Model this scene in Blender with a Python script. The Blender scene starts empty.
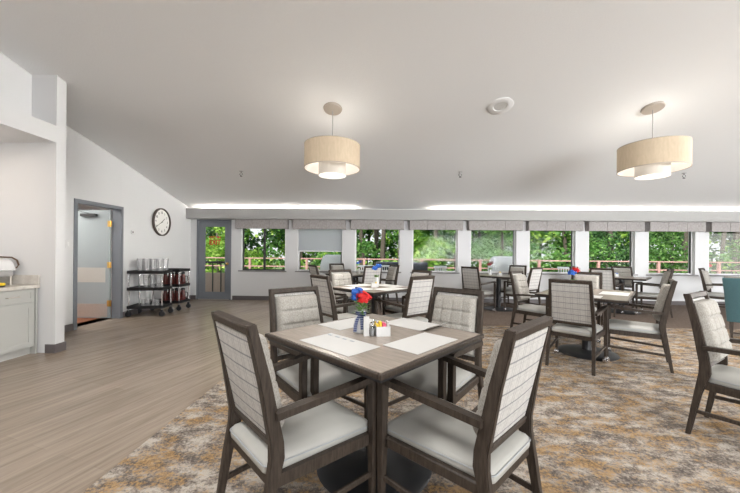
import bpy, bmesh, math, random
from math import sin, cos, pi, radians, sqrt
from mathutils import Vector, Matrix

scn = bpy.context.scene
COL = scn.collection
random.seed(7)

# ------------------------------------------------------------------ materials
MATS = {}
def newmat(name):
    m = bpy.data.materials.new(name); m.use_nodes = True
    MATS[name] = m
    nt = m.node_tree
    return m, nt, nt.nodes['Principled BSDF']
def setp(b, **k):
    for n, v in k.items():
        key = {'color': 'Base Color', 'rough': 'Roughness', 'metal': 'Metallic', 'trans': 'Transmission Weight',
               'emit': 'Emission Color', 'estr': 'Emission Strength', 'spec': 'Specular IOR Level', 'alpha': 'Alpha',
               'coat': 'Coat Weight', 'sheen': 'Sheen Weight', 'ior': 'IOR', 'sss': 'Subsurface Weight'}[n]
        if n in ('color', 'emit'): v = (*v, 1)
        b.inputs[key].default_value = v
def srgb(r, g, b):
    f = lambda c: ((c/255+0.055)/1.055)**2.4 if c/255 > 0.04045 else c/255/12.92
    return (f(r), f(g), f(b))
def coords(nt, kind='Object', scale=(1, 1, 1), rot=(0, 0, 0)):
    tc = nt.nodes.new('ShaderNodeTexCoord'); mp = nt.nodes.new('ShaderNodeMapping')
    mp.inputs['Scale'].default_value = scale; mp.inputs['Rotation'].default_value = rot
    nt.links.new(tc.outputs[kind], mp.inputs['Vector'])
    return mp.outputs['Vector']
def noise(nt, vec, scale, detail=3, rough=.5):
    n = nt.nodes.new('ShaderNodeTexNoise')
    n.inputs['Scale'].default_value = scale; n.inputs['Detail'].default_value = detail; n.inputs['Roughness'].default_value = rough
    nt.links.new(vec, n.inputs['Vector'])
    return n.outputs['Fac']
def ramp(nt, fac, stops, interp='LINEAR'):
    r = nt.nodes.new('ShaderNodeValToRGB'); r.color_ramp.interpolation = interp
    while len(r.color_ramp.elements) > 1: r.color_ramp.elements.remove(r.color_ramp.elements[-1])
    r.color_ramp.elements[0].position = stops[0][0]; r.color_ramp.elements[0].color = (*stops[0][1], 1)
    for p, c in stops[1:]:
        e = r.color_ramp.elements.new(p); e.color = (*c, 1)
    nt.links.new(fac, r.inputs['Fac'])
    return r.outputs['Color']
def mix(nt, fac, a, b, mode='MIX'):
    m = nt.nodes.new('ShaderNodeMix'); m.data_type = 'RGBA'; m.blend_type = mode
    for v, i in ((fac, 0), (a, 6), (b, 7)):
        if isinstance(v, (int, float)): m.inputs[i].default_value = v
        elif isinstance(v, tuple): m.inputs[i].default_value = (*v, 1)
        else: nt.links.new(v, m.inputs[i])
    return m.outputs[2]
def math_(nt, op, a, b=None, c=None):
    m = nt.nodes.new('ShaderNodeMath'); m.operation = op
    for i, v in enumerate((a, b, c)):
        if v is None: continue
        if isinstance(v, (int, float)): m.inputs[i].default_value = v
        else: nt.links.new(v, m.inputs[i])
    return m.outputs[0]
def bump(nt, b, h, strength=.3, dist=.01):
    n = nt.nodes.new('ShaderNodeBump'); n.inputs['Strength'].default_value = strength; n.inputs['Distance'].default_value = dist
    nt.links.new(h, n.inputs['Height']); nt.links.new(n.outputs['Normal'], b.inputs['Normal'])
def simple(name, col, rough=.5, nscale=0, namt=.08, **k):
    m, nt, b = newmat(name)
    setp(b, color=col, rough=rough, **k)
    if nscale:
        f = noise(nt, coords(nt), nscale)
        nt.links.new(mix(nt, f, tuple(c*(1-namt) for c in col), tuple(min(1, c*(1+namt)) for c in col)), b.inputs['Base Color'])
    return m

WALL = simple('wall_paint', (.68, .68, .685), .8, 3, .02)
m, nt, b = newmat('ceiling_paint'); setp(b, color=(.84, .845, .85), rough=.9)
v = coords(nt); bump(nt, b, noise(nt, v, 55, 4, .7), .5, .006)
CEIL = m
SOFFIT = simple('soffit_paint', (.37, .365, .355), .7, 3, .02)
BASEB = simple('baseboard_vinyl', srgb(98, 92, 92), .5, 5, .05)
TRIMW = simple('white_trim', (.82, .82, .82), .45, 4, .02)
SLATE = simple('slate_sill', srgb(140, 138, 138), .5, 12, .1)
DOORG = simple('door_grey_blue', srgb(118, 122, 129), .45, 3, .03)
DOORL = simple('door_leaf_pale', srgb(160, 168, 170), .45, 3, .03)
STEEL = simple('brushed_steel', (.55, .50, .45), .4, 30, .08, metal=.45)
BRASS = simple('brass', (.75, .48, .14), .3, 20, .08, metal=.9)
CHROME = simple('chrome', (.75, .75, .77), .15, 10, .03, metal=1.)
BLACK = simple('black_plastic', (.012, .012, .014), .45, 10, .1)
BLACKM = simple('black_metal', (.02, .021, .024), .4, 10, .1)
DARKF = simple('dark_window_frame', (.05, .05, .05), .4, 10, .1)
TEAL = simple('teal_fabric', srgb(58, 92, 98), .85, 60, .2, sheen=.3)
PAPER = simple('white_paper', (.60, .595, .58), .8, 10, .02)
PAPERB = simple('paper_print', srgb(150, 158, 170), .8, 80, .2)
WHITEC = simple('white_ceramic', (.68, .68, .68), .25, 5, .02)
RED = simple('red_petals', (.62, .010, .012), .6, 60, .4)
BLUE = simple('blue_petals', (.02, .12, .50), .6, 60, .4)
GREENL = simple('bouquet_leaves', (.13, .26, .06), .6, 40, .3)
YELL = simple('yellow_packet', (.85, .6, .03), .5, 10, .05)
PINK = simple('pink_packet', (.8, .12, .22), .5, 10, .05)
BLUEP = simple('blue_packet', (.08, .18, .5), .5, 10, .05)
MAROON = simple('maroon_plastic', (.10, .018, .014), .35, 10, .1)
SALMON = simple('salmon_rail', srgb(186, 146, 140), .6, 10, .08)
DECKM = simple('deck_boards', srgb(150, 140, 130), .8, 3, .1)
BEIGE = simple('beige_stucco', srgb(190, 172, 160), .85, 20, .06)
GRASS = simple('lawn', (.09, .14, .04), .95, 2, .3)
COVER = simple('pale_cover', (.78, .80, .84), .7, 3, .05)
DKCOV = simple('dark_furniture', (.03, .035, .05), .6, 5, .1)
CABP = simple('cabinet_paint', srgb(178, 178, 174), .5, 3, .02)
HALLF = simple('hall_floor', srgb(150, 92, 62), .5, 8, .15)
BARK = simple('bark', (.085, .07, .055), .9, 9, .35)
CANOPY = simple('canopy_beige', (.40, .35, .30), .5, 5, .03)
CORD = simple('lamp_cord', (.35, .34, .33), .4, 5, .05)
CLOCKF = simple('clock_face', (.84, .83, .80), .5, 5, .01)
BLINDM = simple('pleated_blind', (.86, .87, .89), .8, 5, .02)
nt = BLINDM.node_tree; tr = nt.nodes.new('ShaderNodeBsdfTranslucent'); tr.inputs['Color'].default_value = (.9, .91, .93, 1); mx = nt.nodes.new('ShaderNodeMixShader'); mx.inputs[0].default_value = .55
nt.links.new(nt.nodes['Principled BSDF'].outputs[0], mx.inputs[1]); nt.links.new(tr.outputs[0], mx.inputs[2]); nt.links.new(mx.outputs[0], nt.nodes['Material Output'].inputs['Surface'])
COOLW = simple('cool_white_plastic', (.7, .7, .7), .4, 5, .02)

# counter stone
m, nt, b = newmat('counter_quartz'); setp(b, rough=.25)
nt.links.new(ramp(nt, noise(nt, coords(nt), 14, 6, .6), [(.35, srgb(190, 184, 176)), (.6, srgb(206, 201, 194))]), b.inputs['Base Color'])
QUARTZ = m
# dark walnut-grey wood
m, nt, b = newmat('grey_brown_wood'); setp(b, rough=.5, spec=.3)
f = noise(nt, coords(nt, scale=(30, 30, 4)), 3, 5, .6)
nt.links.new(ramp(nt, f, [(.3, (.027, .020, .0155)), (.7, (.068, .052, .041))]), b.inputs['Base Color'])
WOOD = m
# table laminate
m, nt, b = newmat('table_laminate'); setp(b, rough=.27)
f = noise(nt, coords(nt, scale=(3, 26, 3)), 3, 5, .6)
nt.links.new(ramp(nt, f, [(.3, srgb(140, 129, 119)), (.7, srgb(164, 153, 142))]), b.inputs['Base Color'])
LAMIN = m
# seat vinyl
m, nt, b = newmat('ivory_vinyl'); setp(b, rough=.45)
nt.links.new(ramp(nt, noise(nt, coords(nt), 6, 2), [(.3, srgb(170, 169, 164)), (.7, srgb(182, 181, 176))]), b.inputs['Base Color'])
VINYL = m
# tweed for the inner back
m, nt, b = newmat('grey_tweed'); setp(b, rough=.9)
v = coords(nt, scale=(1, 1, .45)); f = noise(nt, v, 260, 2)
nt.links.new(ramp(nt, f, [(.3, srgb(138, 134, 128)), (.7, srgb(184, 180, 172))]), b.inputs['Base Color'])
bump(nt, b, f, .3, .002)
TWEED = m
# plaid for the outer back
def line(nt, coord, period, off, half):
    a = math_(nt, 'ADD', coord, off); a = math_(nt, 'DIVIDE', a, period); a = math_(nt, 'FRACT', a)
    a = math_(nt, 'SUBTRACT', a, .5); a = math_(nt, 'ABSOLUTE', a); a = math_(nt, 'MULTIPLY', a, period)
    mr = nt.nodes.new('ShaderNodeMapRange'); mr.interpolation_type = 'SMOOTHSTEP'
    nt.links.new(a, mr.inputs['Value'])
    mr.inputs['From Min'].default_value = half*.5; mr.inputs['From Max'].default_value = half*1.5
    mr.inputs['To Min'].default_value = 1; mr.inputs['To Max'].default_value = 0
    return mr.outputs['Result']
m, nt, b = newmat('plaid_fabric'); setp(b, rough=.85)
v = coords(nt); sp = nt.nodes.new('ShaderNodeSeparateXYZ'); nt.links.new(v, sp.inputs[0])
wob = math_(nt, 'MULTIPLY', math_(nt, 'SUBTRACT', noise(nt, v, 12, 2), .5), .006)
z = math_(nt, 'ADD', sp.outputs['Z'], wob); x = math_(nt, 'ADD', sp.outputs['X'], wob)
h1 = line(nt, z, .062, .0, .0035); h2 = line(nt, z, .062, .018, .0016)
v1 = line(nt, x, .066, .012, .0016); v2 = line(nt, x, .066, .030, .0016)
base = ramp(nt, noise(nt, v, 90, 3), [(.3, srgb(184, 182, 179)), (.7, srgb(202, 200, 196))])
c = mix(nt, math_(nt, 'MULTIPLY', h2, .35), base, srgb(150, 150, 156))
c = mix(nt, math_(nt, 'MULTIPLY', v1, .5), c, srgb(112, 110, 112)); c = mix(nt, math_(nt, 'MULTIPLY', v2, .5), c, srgb(112, 110, 112))
c = mix(nt, math_(nt, 'MULTIPLY', h1, .7), c, srgb(100, 102, 110))
nt.links.new(c, b.inputs['Base Color']); PLAID = m
# vinyl plank floor
m, nt, b = newmat('vinyl_planks'); setp(b, rough=.27)
v = coords(nt, rot=(0, 0, radians(-72)))
br = nt.nodes.new('ShaderNodeTexBrick'); nt.links.new(v, br.inputs['Vector'])
br.inputs['Scale'].default_value = 1; br.inputs['Brick Width'].default_value = 1.22; br.inputs['Row Height'].default_value = .15
br.inputs['Mortar Size'].default_value = .001; br.inputs['Mortar Smooth'].default_value = .3; br.offset = .37
br.inputs['Color1'].default_value = (*srgb(158, 143, 127), 1); br.inputs['Color2'].default_value = (*srgb(167, 152, 136), 1)
br.inputs['Mortar'].default_value = (*srgb(148, 133, 118), 1)
mp2 = nt.nodes.new('ShaderNodeMapping'); mp2.inputs['Scale'].default_value = (.8, 13, 1); nt.links.new(v, mp2.inputs['Vector'])
f = noise(nt, mp2.outputs[0], 1.7, 7, .68)
c = mix(nt, ramp(nt, f, [(.33, (0, 0, 0)), (.68, (1, 1, 1))]), mix(nt, 1., br.outputs['Color'], srgb(212, 209, 206), 'MULTIPLY'), br.outputs['Color'])
nt.links.new(c, b.inputs['Base Color']); PLANK = m
# patterned carpet
m, nt, b = newmat('mottled_carpet'); setp(b, rough=.97, spec=.1)
v = coords(nt, scale=(1, 1.6, 1), rot=(0, 0, radians(8)))
fine = noise(nt, coords(nt), 62, 4, .75)
d = math_(nt, 'MULTIPLY', math_(nt, 'SUBTRACT', fine, .5), .95)
f1 = math_(nt, 'ADD', noise(nt, v, 6.5, 5, .62), d)
v2_ = coords(nt, scale=(1, 1.7, 1), rot=(0, 0, radians(8))); v2n = nt.nodes.new('ShaderNodeVectorMath'); v2n.operation = 'ADD'
nt.links.new(v2_, v2n.inputs[0]); v2n.inputs[1].default_value = (7.3, 3.1, 5)
f2 = math_(nt, 'ADD', noise(nt, v2n.outputs[0], 5.5, 5, .62), d)
c1 = ramp(nt, f1, [(.28, srgb(92, 85, 81)), (.41, srgb(120, 111, 104)), (.51, srgb(150, 141, 132)), (.63, srgb(188, 180, 170))])
g = ramp(nt, f2, [(.49, (0, 0, 0)), (.62, (1, 1, 1))])
gold = ramp(nt, fine, [(.35, srgb(124, 98, 64)), (.65, srgb(182, 146, 98))])
nt.links.new(mix(nt, math_(nt, 'MULTIPLY', g, .8), c1, gold), b.inputs['Base Color'])
bump(nt, b, fine, .4, .006)
CARPET = m
# plain striped carpet
m, nt, b = newmat('taupe_carpet'); setp(b, rough=.97, spec=.1)
f = noise(nt, coords(nt, scale=(40, 4, 1)), 3, 4, .6)
nt.links.new(ramp(nt, f, [(.3, srgb(92, 80, 72)), (.7, srgb(134, 120, 110))]), b.inputs['Base Color'])
CARPET2 = m
# valance linen
m, nt, b = newmat('grey_linen'); setp(b, rough=.9)
f = noise(nt, coords(nt, scale=(1, 1, .3)), 60, 3)
nt.links.new(ramp(nt, f, [(.3, srgb(146, 141, 139)), (.7, srgb(172, 167, 165))]), b.inputs['Base Color'])
LINEN = m
# ribbon
m, nt, b = newmat('striped_ribbon'); setp(b, rough=.6)
v = coords(nt); sp = nt.nodes.new('ShaderNodeSeparateXYZ'); nt.links.new(v, sp.inputs[0])
h = line(nt, sp.outputs['Z'], .012, 0, .0016)
nt.links.new(mix(nt, math_(nt, 'MULTIPLY', h, .6), (.02, .035, .11), (.4, .42, .5)), b.inputs['Base Color']); RIBBON = m
# window pane
def pane_mat(name, tint, refl, milk=0):
    m = bpy.data.materials.new(name); m.use_nodes = True; nt = m.node_tree
    for n in list(nt.nodes): nt.nodes.remove(n)
    o = nt.nodes.new('ShaderNodeOutputMaterial'); mx = nt.nodes.new('ShaderNodeMixShader')
    t = nt.nodes.new('ShaderNodeBsdfTransparent'); g = nt.nodes.new('ShaderNodeBsdfGlossy')
    t.inputs['Color'].default_value = (*tint, 1); g.inputs['Roughness'].default_value = .03
    fr = nt.nodes.new('ShaderNodeFresnel'); fr.inputs['IOR'].default_value = 1.45
    mu = math_(nt, 'MULTIPLY', fr.outputs[0], refl)
    nt.links.new(mu, mx.inputs[0]); nt.links.new(t.outputs[0], mx.inputs[1]); nt.links.new(g.outputs[0], mx.inputs[2])
    out = mx.outputs[0]
    if milk:
        d_ = nt.nodes.new('ShaderNodeBsdfDiffuse'); d_.inputs['Color'].default_value = (.9, .9, .92, 1); m2 = nt.nodes.new('ShaderNodeMixShader'); m2.inputs[0].default_value = milk
        nt.links.new(out, m2.inputs[1]); nt.links.new(d_.outputs[0], m2.inputs[2]); out = m2.outputs[0]
    nt.links.new(out, o.inputs['Surface'])
    return m
PANE = pane_mat('window_glass', (.97, .98, .97), .1)
GLASSW = pane_mat('clear_glassware', (.985, .985, .985), .7, .13)
ACRYL = pane_mat('clear_acrylic', (.86, .87, .88), 2.5)
# foliage
def leafmat(name, c1, c2, c3):
    m, nt, b = newmat(name); setp(b, rough=.55, spec=.3)
    gm = nt.nodes.new('ShaderNodeNewGeometry')
    col = ramp(nt, gm.outputs['Random Per Island'], [(0, c1), (.5, c2), (1, c3)])
    nt.links.new(col, b.inputs['Base Color'])
    tr = nt.nodes.new('ShaderNodeBsdfTranslucent'); nt.links.new(col, tr.inputs['Color'])
    mx = nt.nodes.new('ShaderNodeMixShader'); mx.inputs[0].default_value = .4
    nt.links.new(b.outputs[0], mx.inputs[1]); nt.links.new(tr.outputs[0], mx.inputs[2])
    nt.links.new(mx.outputs[0], nt.nodes['Material Output'].inputs['Surface'])
    return m
LEAF1 = leafmat('leaves_bright', (.08, .20, .025), (.22, .42, .05), (.46, .62, .16))
LEAF2 = leafmat('leaves_mid', (.04, .13, .03), (.11, .27, .05), (.26, .44, .14))
LEAF3 = leafmat('leaves_dark', (.02, .07, .025), (.05, .14, .04), (.14, .28, .10))
# lamp shade fabric
m, nt, b = newmat('linen_shade'); setp(b, color=(.6, .49, .36), rough=.8, emit=(.95, .74, .50), estr=.12)
nt.links.new(ramp(nt, noise(nt, coords(nt, scale=(1, 1, .3)), 40, 2), [(.3, (.42, .34, .245)), (.7, (.48, .39, .285))]), b.inputs['Base Color'])
SHADE = m
m, nt, b = newmat('shade_lining'); setp(b, color=(.85, .82, .78), rough=.8, emit=(1, .93, .82), estr=.22); LINING = m
m, nt, b = newmat('lit_diffuser'); setp(b, color=(.8, .78, .74), rough=.6, emit=(1, .95, .86), estr=.8); DIFFUS = m
m, nt, b = newmat('diffuser_skirt'); setp(b, color=(.55, .51, .46), rough=.6, emit=(1, .90, .78), estr=.10); SKIRT = m
m, nt, b = newmat('bulb_glow'); setp(b, color=(.9, .9, .9), emit=(1, .93, .8), estr=6); BULB = m
m, nt, b = newmat('cove_tube'); setp(b, color=(.9, .9, .9), emit=(1, .93, .8), estr=4); TUBE = m
SIGNR = simple('sign_red', (.52, .01, .012), .5, 10, .03)
CHANR = simple('clock_rim', (.06, .045, .035), .35, 10, .1)

# ------------------------------------------------------------------ mesh helpers
def T(x=0, y=0, z=0): return Matrix.Translation((x, y, z))
def RZ(a): return Matrix.Rotation(a, 4, 'Z')
def box(bm, x0, x1, y0, y1, z0, z1, bev=0, seg=1, mat=None):
    vs = [bm.verts.new((x, y, z)) for z in (z0, z1) for y in (y0, y1) for x in (x0, x1)]
    if mat is not None:
        for v in vs: v.co = mat @ v.co
    fs = [bm.faces.new([vs[i] for i in q]) for q in ((0, 2, 3, 1), (4, 5, 7, 6), (0, 1, 5, 4), (2, 6, 7, 3), (0, 4, 6, 2), (1, 3, 7, 5))]
    if bev:
        es = list({e for f in fs for e in f.edges})
        bmesh.ops.bevel(bm, geom=es, offset=bev, segments=seg, profile=.5, affect='EDGES')
def prism(bm, pts, axis, a0, a1, bev=0):
    """extrude a polygon of 2-D points along axis ('x','y' or 'z')"""
    def mk(p, a): return {'x': (a, p[0], p[1]), 'y': (p[0], a, p[1]), 'z': (p[0], p[1], a)}[axis]
    A = [bm.verts.new(mk(p, a0)) for p in pts]; B = [bm.verts.new(mk(p, a1)) for p in pts]
    n = len(pts); fs = [bm.faces.new(A[::-1]), bm.faces.new(B)]
    for i in range(n): fs.append(bm.faces.new((A[i], A[(i+1) % n], B[(i+1) % n], B[i])))
    if bev:
        es = list({e for f in fs for e in f.edges}); bmesh.ops.bevel(bm, geom=es, offset=bev, segments=1, affect='EDGES')
def loft(bm, rings, closed_ring=True, caps=True):
    R = [[bm.verts.new(p) for p in r] for r in rings]; n = len(R[0])
    for a, b_ in zip(R, R[1:]):
        for i in range(n if closed_ring else n-1): bm.faces.new((a[i], a[(i+1) % n], b_[(i+1) % n], b_[i]))
    if caps and closed_ring: bm.faces.new(R[0][::-1]); bm.faces.new(R[-1])
    return R
def lathe(bm, prof, n=24, c=(0, 0, 0), caps=True):
    rings = [[(c[0]+r*cos(2*pi*i/n), c[1]+r*sin(2*pi*i/n), c[2]+z) for i in range(n)] for r, z in prof]
    return loft(bm, rings, True, caps)
def tube(bm, pts, r, n=8, caps=True):
    pts = [Vector(p) for p in pts]; rings = []
    rr = r if isinstance(r, (list, tuple)) else [r]*len(pts)
    up = Vector((0, 0, 1))
    for i, p in enumerate(pts):
        d = (pts[min(i+1, len(pts)-1)]-pts[max(i-1, 0)]).normalized()
        u = up if abs(d.dot(up)) < .95 else Vector((1, 0, 0))
        a = d.cross(u).normalized(); b_ = a.cross(d)
        rings.append([p+rr[i]*(a*cos(2*pi*k/n)+b_*sin(2*pi*k/n)) for k in range(n)])
    loft(bm, rings, True, caps)
def beam(bm, p, q, w, h, bev=.004):
    p, q = Vector(p), Vector(q); d = (q-p).normalized()
    s = d.cross(Vector((0, 0, 1)))
    s = s.normalized() if s.length > .05 else Vector((1, 0, 0)); u = s.cross(d)
    rings = [[c+s*a*w/2+u*b_*h/2 for a, b_ in ((-1, -1), (1, -1), (1, 1), (-1, 1))] for c in (p, q)]
    n0 = len(bm.faces); R = loft(bm, rings); bm.faces.ensure_lookup_table()
    if bev:
        es = list({e for f in bm.faces[n0:] for e in f.edges}); bmesh.ops.bevel(bm, geom=es, offset=bev, segments=1, affect='EDGES')
def ball(bm, c, r, sx=1, sy=1, sz=1, u=12, v=8):
    bmesh.ops.create_uvsphere(bm, u_segments=u, v_segments=v, radius=r, matrix=Matrix.Translation(c) @ Matrix.Diagonal((sx, sy, sz, 1)))
def obj(name, bm, mat, parent=None, smooth=None, loc=None):
    bmesh.ops.recalc_face_normals(bm, faces=bm.faces)
    me = bpy.data.meshes.new(name); bm.to_mesh(me); bm.free(); me.materials.append(mat)
    if smooth is not None:
        for p in me.polygons: p.use_smooth = True
        if smooth > 0: me.set_sharp_from_angle(angle=radians(smooth))
    o = bpy.data.objects.new(name, me); COL.objects.link(o)
    if parent is not None: o.parent = parent
    if loc is not None: o.location = loc
    return o
def B(): return bmesh.new()
def tag(o, label=None, cat=None, group=None, kind=None):
    if label: o['label'] = label
    if cat: o['category'] = cat
    if group: o['group'] = group
    if kind: o['kind'] = kind
    return o
def thing(name, label, cat, loc=(0, 0, 0), rz=0, group=None):
    o = bpy.data.objects.new(name, None); o.empty_display_size = .1; COL.objects.link(o)
    o.location = loc; o.rotation_euler = (0, 0, rz)
    return tag(o, label, cat, group)
def struct(name, bm, mat, parent=None, smooth=None):
    o = obj(name, bm, mat, parent, smooth)
    if parent is None: o['kind'] = 'structure'
    return o
def dup(root, loc, rz, label=None, group=None):
    r = root.copy(); COL.objects.link(r); r.location = loc; r.rotation_euler = (0, 0, rz)
    if label: r['label'] = label
    if group: r['group'] = group
    for ch in list(root.children):
        c = ch.copy(); COL.objects.link(c); c.parent = r
        for g in ch.children:
            d = g.copy(); COL.objects.link(d); d.parent = c
    return r
def text_bm(txt, size, extrude=.001, bold=.01):
    cu = bpy.data.curves.new('lettering', 'FONT'); cu.body = txt; cu.size = size; cu.extrude = extrude
    cu.align_x = 'CENTER'; cu.align_y = 'CENTER'; cu.offset = size*bold
    o = bpy.data.objects.new('lettering', cu); COL.objects.link(o)
    bpy.context.view_layer.update()
    dg = bpy.context.evaluated_depsgraph_get(); me = bpy.data.meshes.new_from_object(o.evaluated_get(dg))
    bm = B(); bm.from_mesh(me); bpy.data.objects.remove(o); bpy.data.curves.remove(cu); bpy.data.meshes.remove(me)
    return bm

# ------------------------------------------------------------------ room
CZ = lambda y: 4.218-.228*y          # sloped ceiling height
XL, YF, XR, YB = -4.73, 8.25, 16.0, -9.0

bm = B(); box(bm, -5.1, XR+.1, YB, YF+.1, -.12, 0); struct('floor', bm, PLANK)
bm = B(); box(bm, -1.495, XR, YB, 5.6, 0, .006); o = struct('floor_carpet_patterned', bm, CARPET)
bm = B(); box(bm, -1.495, XR, 5.6, YF, 0, .005); o = struct('floor_carpet_taupe', bm, CARPET2)
bm = B(); prism(bm, [(YB-.2, CZ(YB-.2)), (YF+.3, CZ(YF+.3)), (YF+.3, CZ(YF+.3)+.25), (YB-.2, CZ(YB-.2)+.25)], 'x', -7.8, XR+.2)
struct('ceiling', bm, CEIL)

def wall_y(name, y0, y1, x0, x1, ztop, holes, mat):
    """wall in the XZ plane with rectangular holes (x0,x1,z0,z1), sorted by x"""
    bm = B(); cur = x0
    for hx0, hx1, hz0, hz1 in holes:
        box(bm, cur, hx0, y0, y1, 0, ztop)
        if hz0 > 0: box(bm, hx0, hx1, y0, y1, 0, hz0)
        box(bm, hx0, hx1, y0, y1, hz1, ztop)
        cur = hx1
    box(bm, cur, x1, y0, y1, 0, ztop)
    return struct(name, bm, mat)
WIN = []
for k in range(9):
    c0 = -2.97+1.4755*k
    WIN.append((c0-.58, c0+.585))
holes = [(-4.70, -3.80, 0, 2.068)]+[(a, b_, .765, 2.02) for a, b_ in WIN]
wall_y('wall_far', YF, YF+.2, XL-.35, XR+.1, CZ(YF)+.12, holes, WALL)
SPLAY = .055
# left wall with interior door opening
bm = B()
zt = lambda y: CZ(y)+.1
def lw(y0, y1, z0):
    prism(bm, [(y0, z0), (y1, z0), (y1, zt(y1)), (y0, zt(y0))], 'x', XL-.13, XL)
lw(3.85, 4.91, 0); lw(4.91, 5.82, 2.03); lw(5.82, YF+.1, 0)
for v in bm.verts:
    if v.co.y > 5.8: v.co.x -= SPLAY*(v.co.y-5.79)
struct('wall_left', bm, WALL)
# partition beside the service niche, header and upper wall
bm = B(); prism(bm, [(3.79, 0), (3.91, 0), (3.91, zt(3.91)), (3.79, zt(3.79))], 'x', XL-.13, -3.89); struct('wall_partition', bm, WALL)
bm = B(); box(bm, -4.2, -3.89, YB, 3.79, 2.54, 2.74); struct('trim_1', bm, WALL)
bm = B(); prism(bm, [(YB, 2.54), (3.79, 2.54), (3.79, zt(3.79)), (YB, zt(YB))], 'x', -4.32, -4.2); struct('wall_upper_left', bm, WALL)
bm = B(); box(bm, -4.86, -4.3, YB, 3.79, 2.54, 2.64); struct('ceiling_niche', bm, WALL)
bm = B(); box(bm, -4.88, -4.76, YB, 3.79, 0, 2.6); struct('wall_niche', bm, WALL)
bm = B(); box(bm, XR, XR+.12, YB, YF+.1, 0, 6.8); struct('wall_right', bm, WALL)
bm = B(); box(bm, -4.9, XR+.1, YB-.12, YB, 0, 6.8); struct('wall_rear', bm, WALL)
# hallway behind the interior door
bm = B(); box(bm, -7.6, XL-.13, 3.95, 8.0, -.12, 0); struct('floor_hall', bm, HALLF)
bm = B(); box(bm, -7.6, XL-.13, 7.9, 8.0, 0, 2.5); box(bm, -7.7, -7.6, 3.9, 8.0, 0, 2.5); box(bm, -7.6, XL-.13, 3.9, 3.96, 0, 2.5); struct('wall_hall', bm, WALL)
bm = B(); box(bm, -7.7, XL-.13, 3.9, 8.0, 2.5, 2.6); struct('ceiling_hall', bm, WALL)
# baseboards
bm = B(); box(bm, -3.76, XR, YF-.014, YF, 0, .105); box(bm, XL-.13, -4.72, YF-.014, YF, 0, .105); struct('baseboard_far', bm, BASEB)
bm = B(); box(bm, XL, XL+.012, 3.91, 4.885, 0, .105); box(bm, XL, XL+.012, 5.845, YF-.014, 0, .105)
for v in bm.verts:
    if v.co.y > 5.8: v.co.x -= SPLAY*(v.co.y-5.79)
struct('baseboard_left', bm, BASEB)
bm = B(); box(bm, -4.0, -3.878, 3.778, 3.79, 0, .105); box(bm, -3.89, -3.878, 3.79, 3.922, 0, .105); box(bm, XL+.012, -3.89, 3.91, 3.922, 0, .105)
struct('baseboard_partition', bm, BASEB)

# soffit with its light trough
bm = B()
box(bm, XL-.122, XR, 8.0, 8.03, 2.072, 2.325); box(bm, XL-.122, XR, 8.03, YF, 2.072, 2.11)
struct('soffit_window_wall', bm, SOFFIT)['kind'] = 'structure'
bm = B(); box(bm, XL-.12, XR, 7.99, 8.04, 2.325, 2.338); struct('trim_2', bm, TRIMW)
def cove(x0, x1, lab):
    bm = B(); tube(bm, [(x0, 8.15, 2.20), (x1, 8.15, 2.20)], .018, 8)
    o = obj('light_tube', bm, TUBE, None, 40); tag(o, lab, 'light')
    L = bpy.data.lights.new('cove_light', 'AREA'); L.shape = 'RECTANGLE'; L.size = x1-x0; L.size_y = .05; L.energy = 5*(x1-x0); L.color = (1, .93, .84)
    lo = bpy.data.objects.new('cove_light', L); COL.objects.link(lo); lo.location = ((x0+x1)/2, 8.15, 2.30); lo.rotation_euler = (pi+radians(55), 0, 0)
cove(-4.6, -.55, 'fluorescent tube hidden in the trough above the exit door side')
cove(1.35, 11.8, 'fluorescent tube hidden in the trough above the right windows')

# windows
for k, (a, b_) in enumerate(WIN):
    w = bpy.data.objects.new('window_%d' % (k+1), None); COL.objects.link(w); w['kind'] = 'structure'
    fm = DARKF if k == 0 else TRIMW
    y0, y1 = YF+.09, YF+.14
    bm = B(); t = .035
    box(bm, a, a+t, y0, y1, .765, 2.02); box(bm, b_-t, b_, y0, y1, .765, 2.02)
    box(bm, a+t, b_-t, y0, y1, .765, .795); box(bm, a+t, b_-t, y0, y1, 1.985, 2.02)
    if k == 0: box(bm, (a+b_)/2-.025, (a+b_)/2+.025, y0, y1, .795, 1.985)
    obj('window_frame', bm, fm, w)
    if k in (1, 4, 5, 6, 7):      # dark gasket line on the right side of the sash
        bm = B(); box(bm, b_-t-.022, b_-t, y0-.005, y0+.03, .795, 1.985); obj('window_gasket', bm, DARKF, w)
    if k == 1:
        bm = B(); box(bm, a+t, a+t+.02, y0-.005, y0+.03, .795, 1.985); obj('window_gasket', bm, DARKF, w)
    bm = B(); box(bm, a+.02, b_-.02, y0+.02, y0+.026, .78, 2.0); obj('window_pane', bm, PANE, w)
    bm = B(); box(bm, a-.05, b_+.03, YF-.05, YF+.09, .735, .765, .004); obj('window_sill', bm, SLATE, w)
    bm = B()                        # white jamb liner
    box(bm, a, a+.012, YF, y0, .765, 2.02); box(bm, b_-.012, b_, YF, y0, .765, 2.02); obj('window_jamb', bm, TRIMW, w)
# pleated blind in window 2
a, b_ = WIN[1]
bm = B(); n = 26; z0, z1 = 1.285, 2.0
rings = []
for i in range(n*2+1):
    z = z0+(z1-z0)*i/(n*2); y = YF+.045+(.016 if i % 2 else -.016)
    rings.append([(a+.02, y, z), (b_-.02, y, z), (b_-.02, y+.004, z), (a+.02, y+.004, z)])
loft(bm, rings)
bl = thing('pleated_blind', 'white pleated blind lowered halfway in the second window from the exit door', 'blind', (0, 0, 0))
obj('blind_fabric', bm, BLINDM, bl)
bm = B(); box(bm, a+.018, b_-.018, YF+.028, YF+.062, 1.262, 1.287, .003); obj('bottom_rail', bm, TRIMW, bl)

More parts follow.
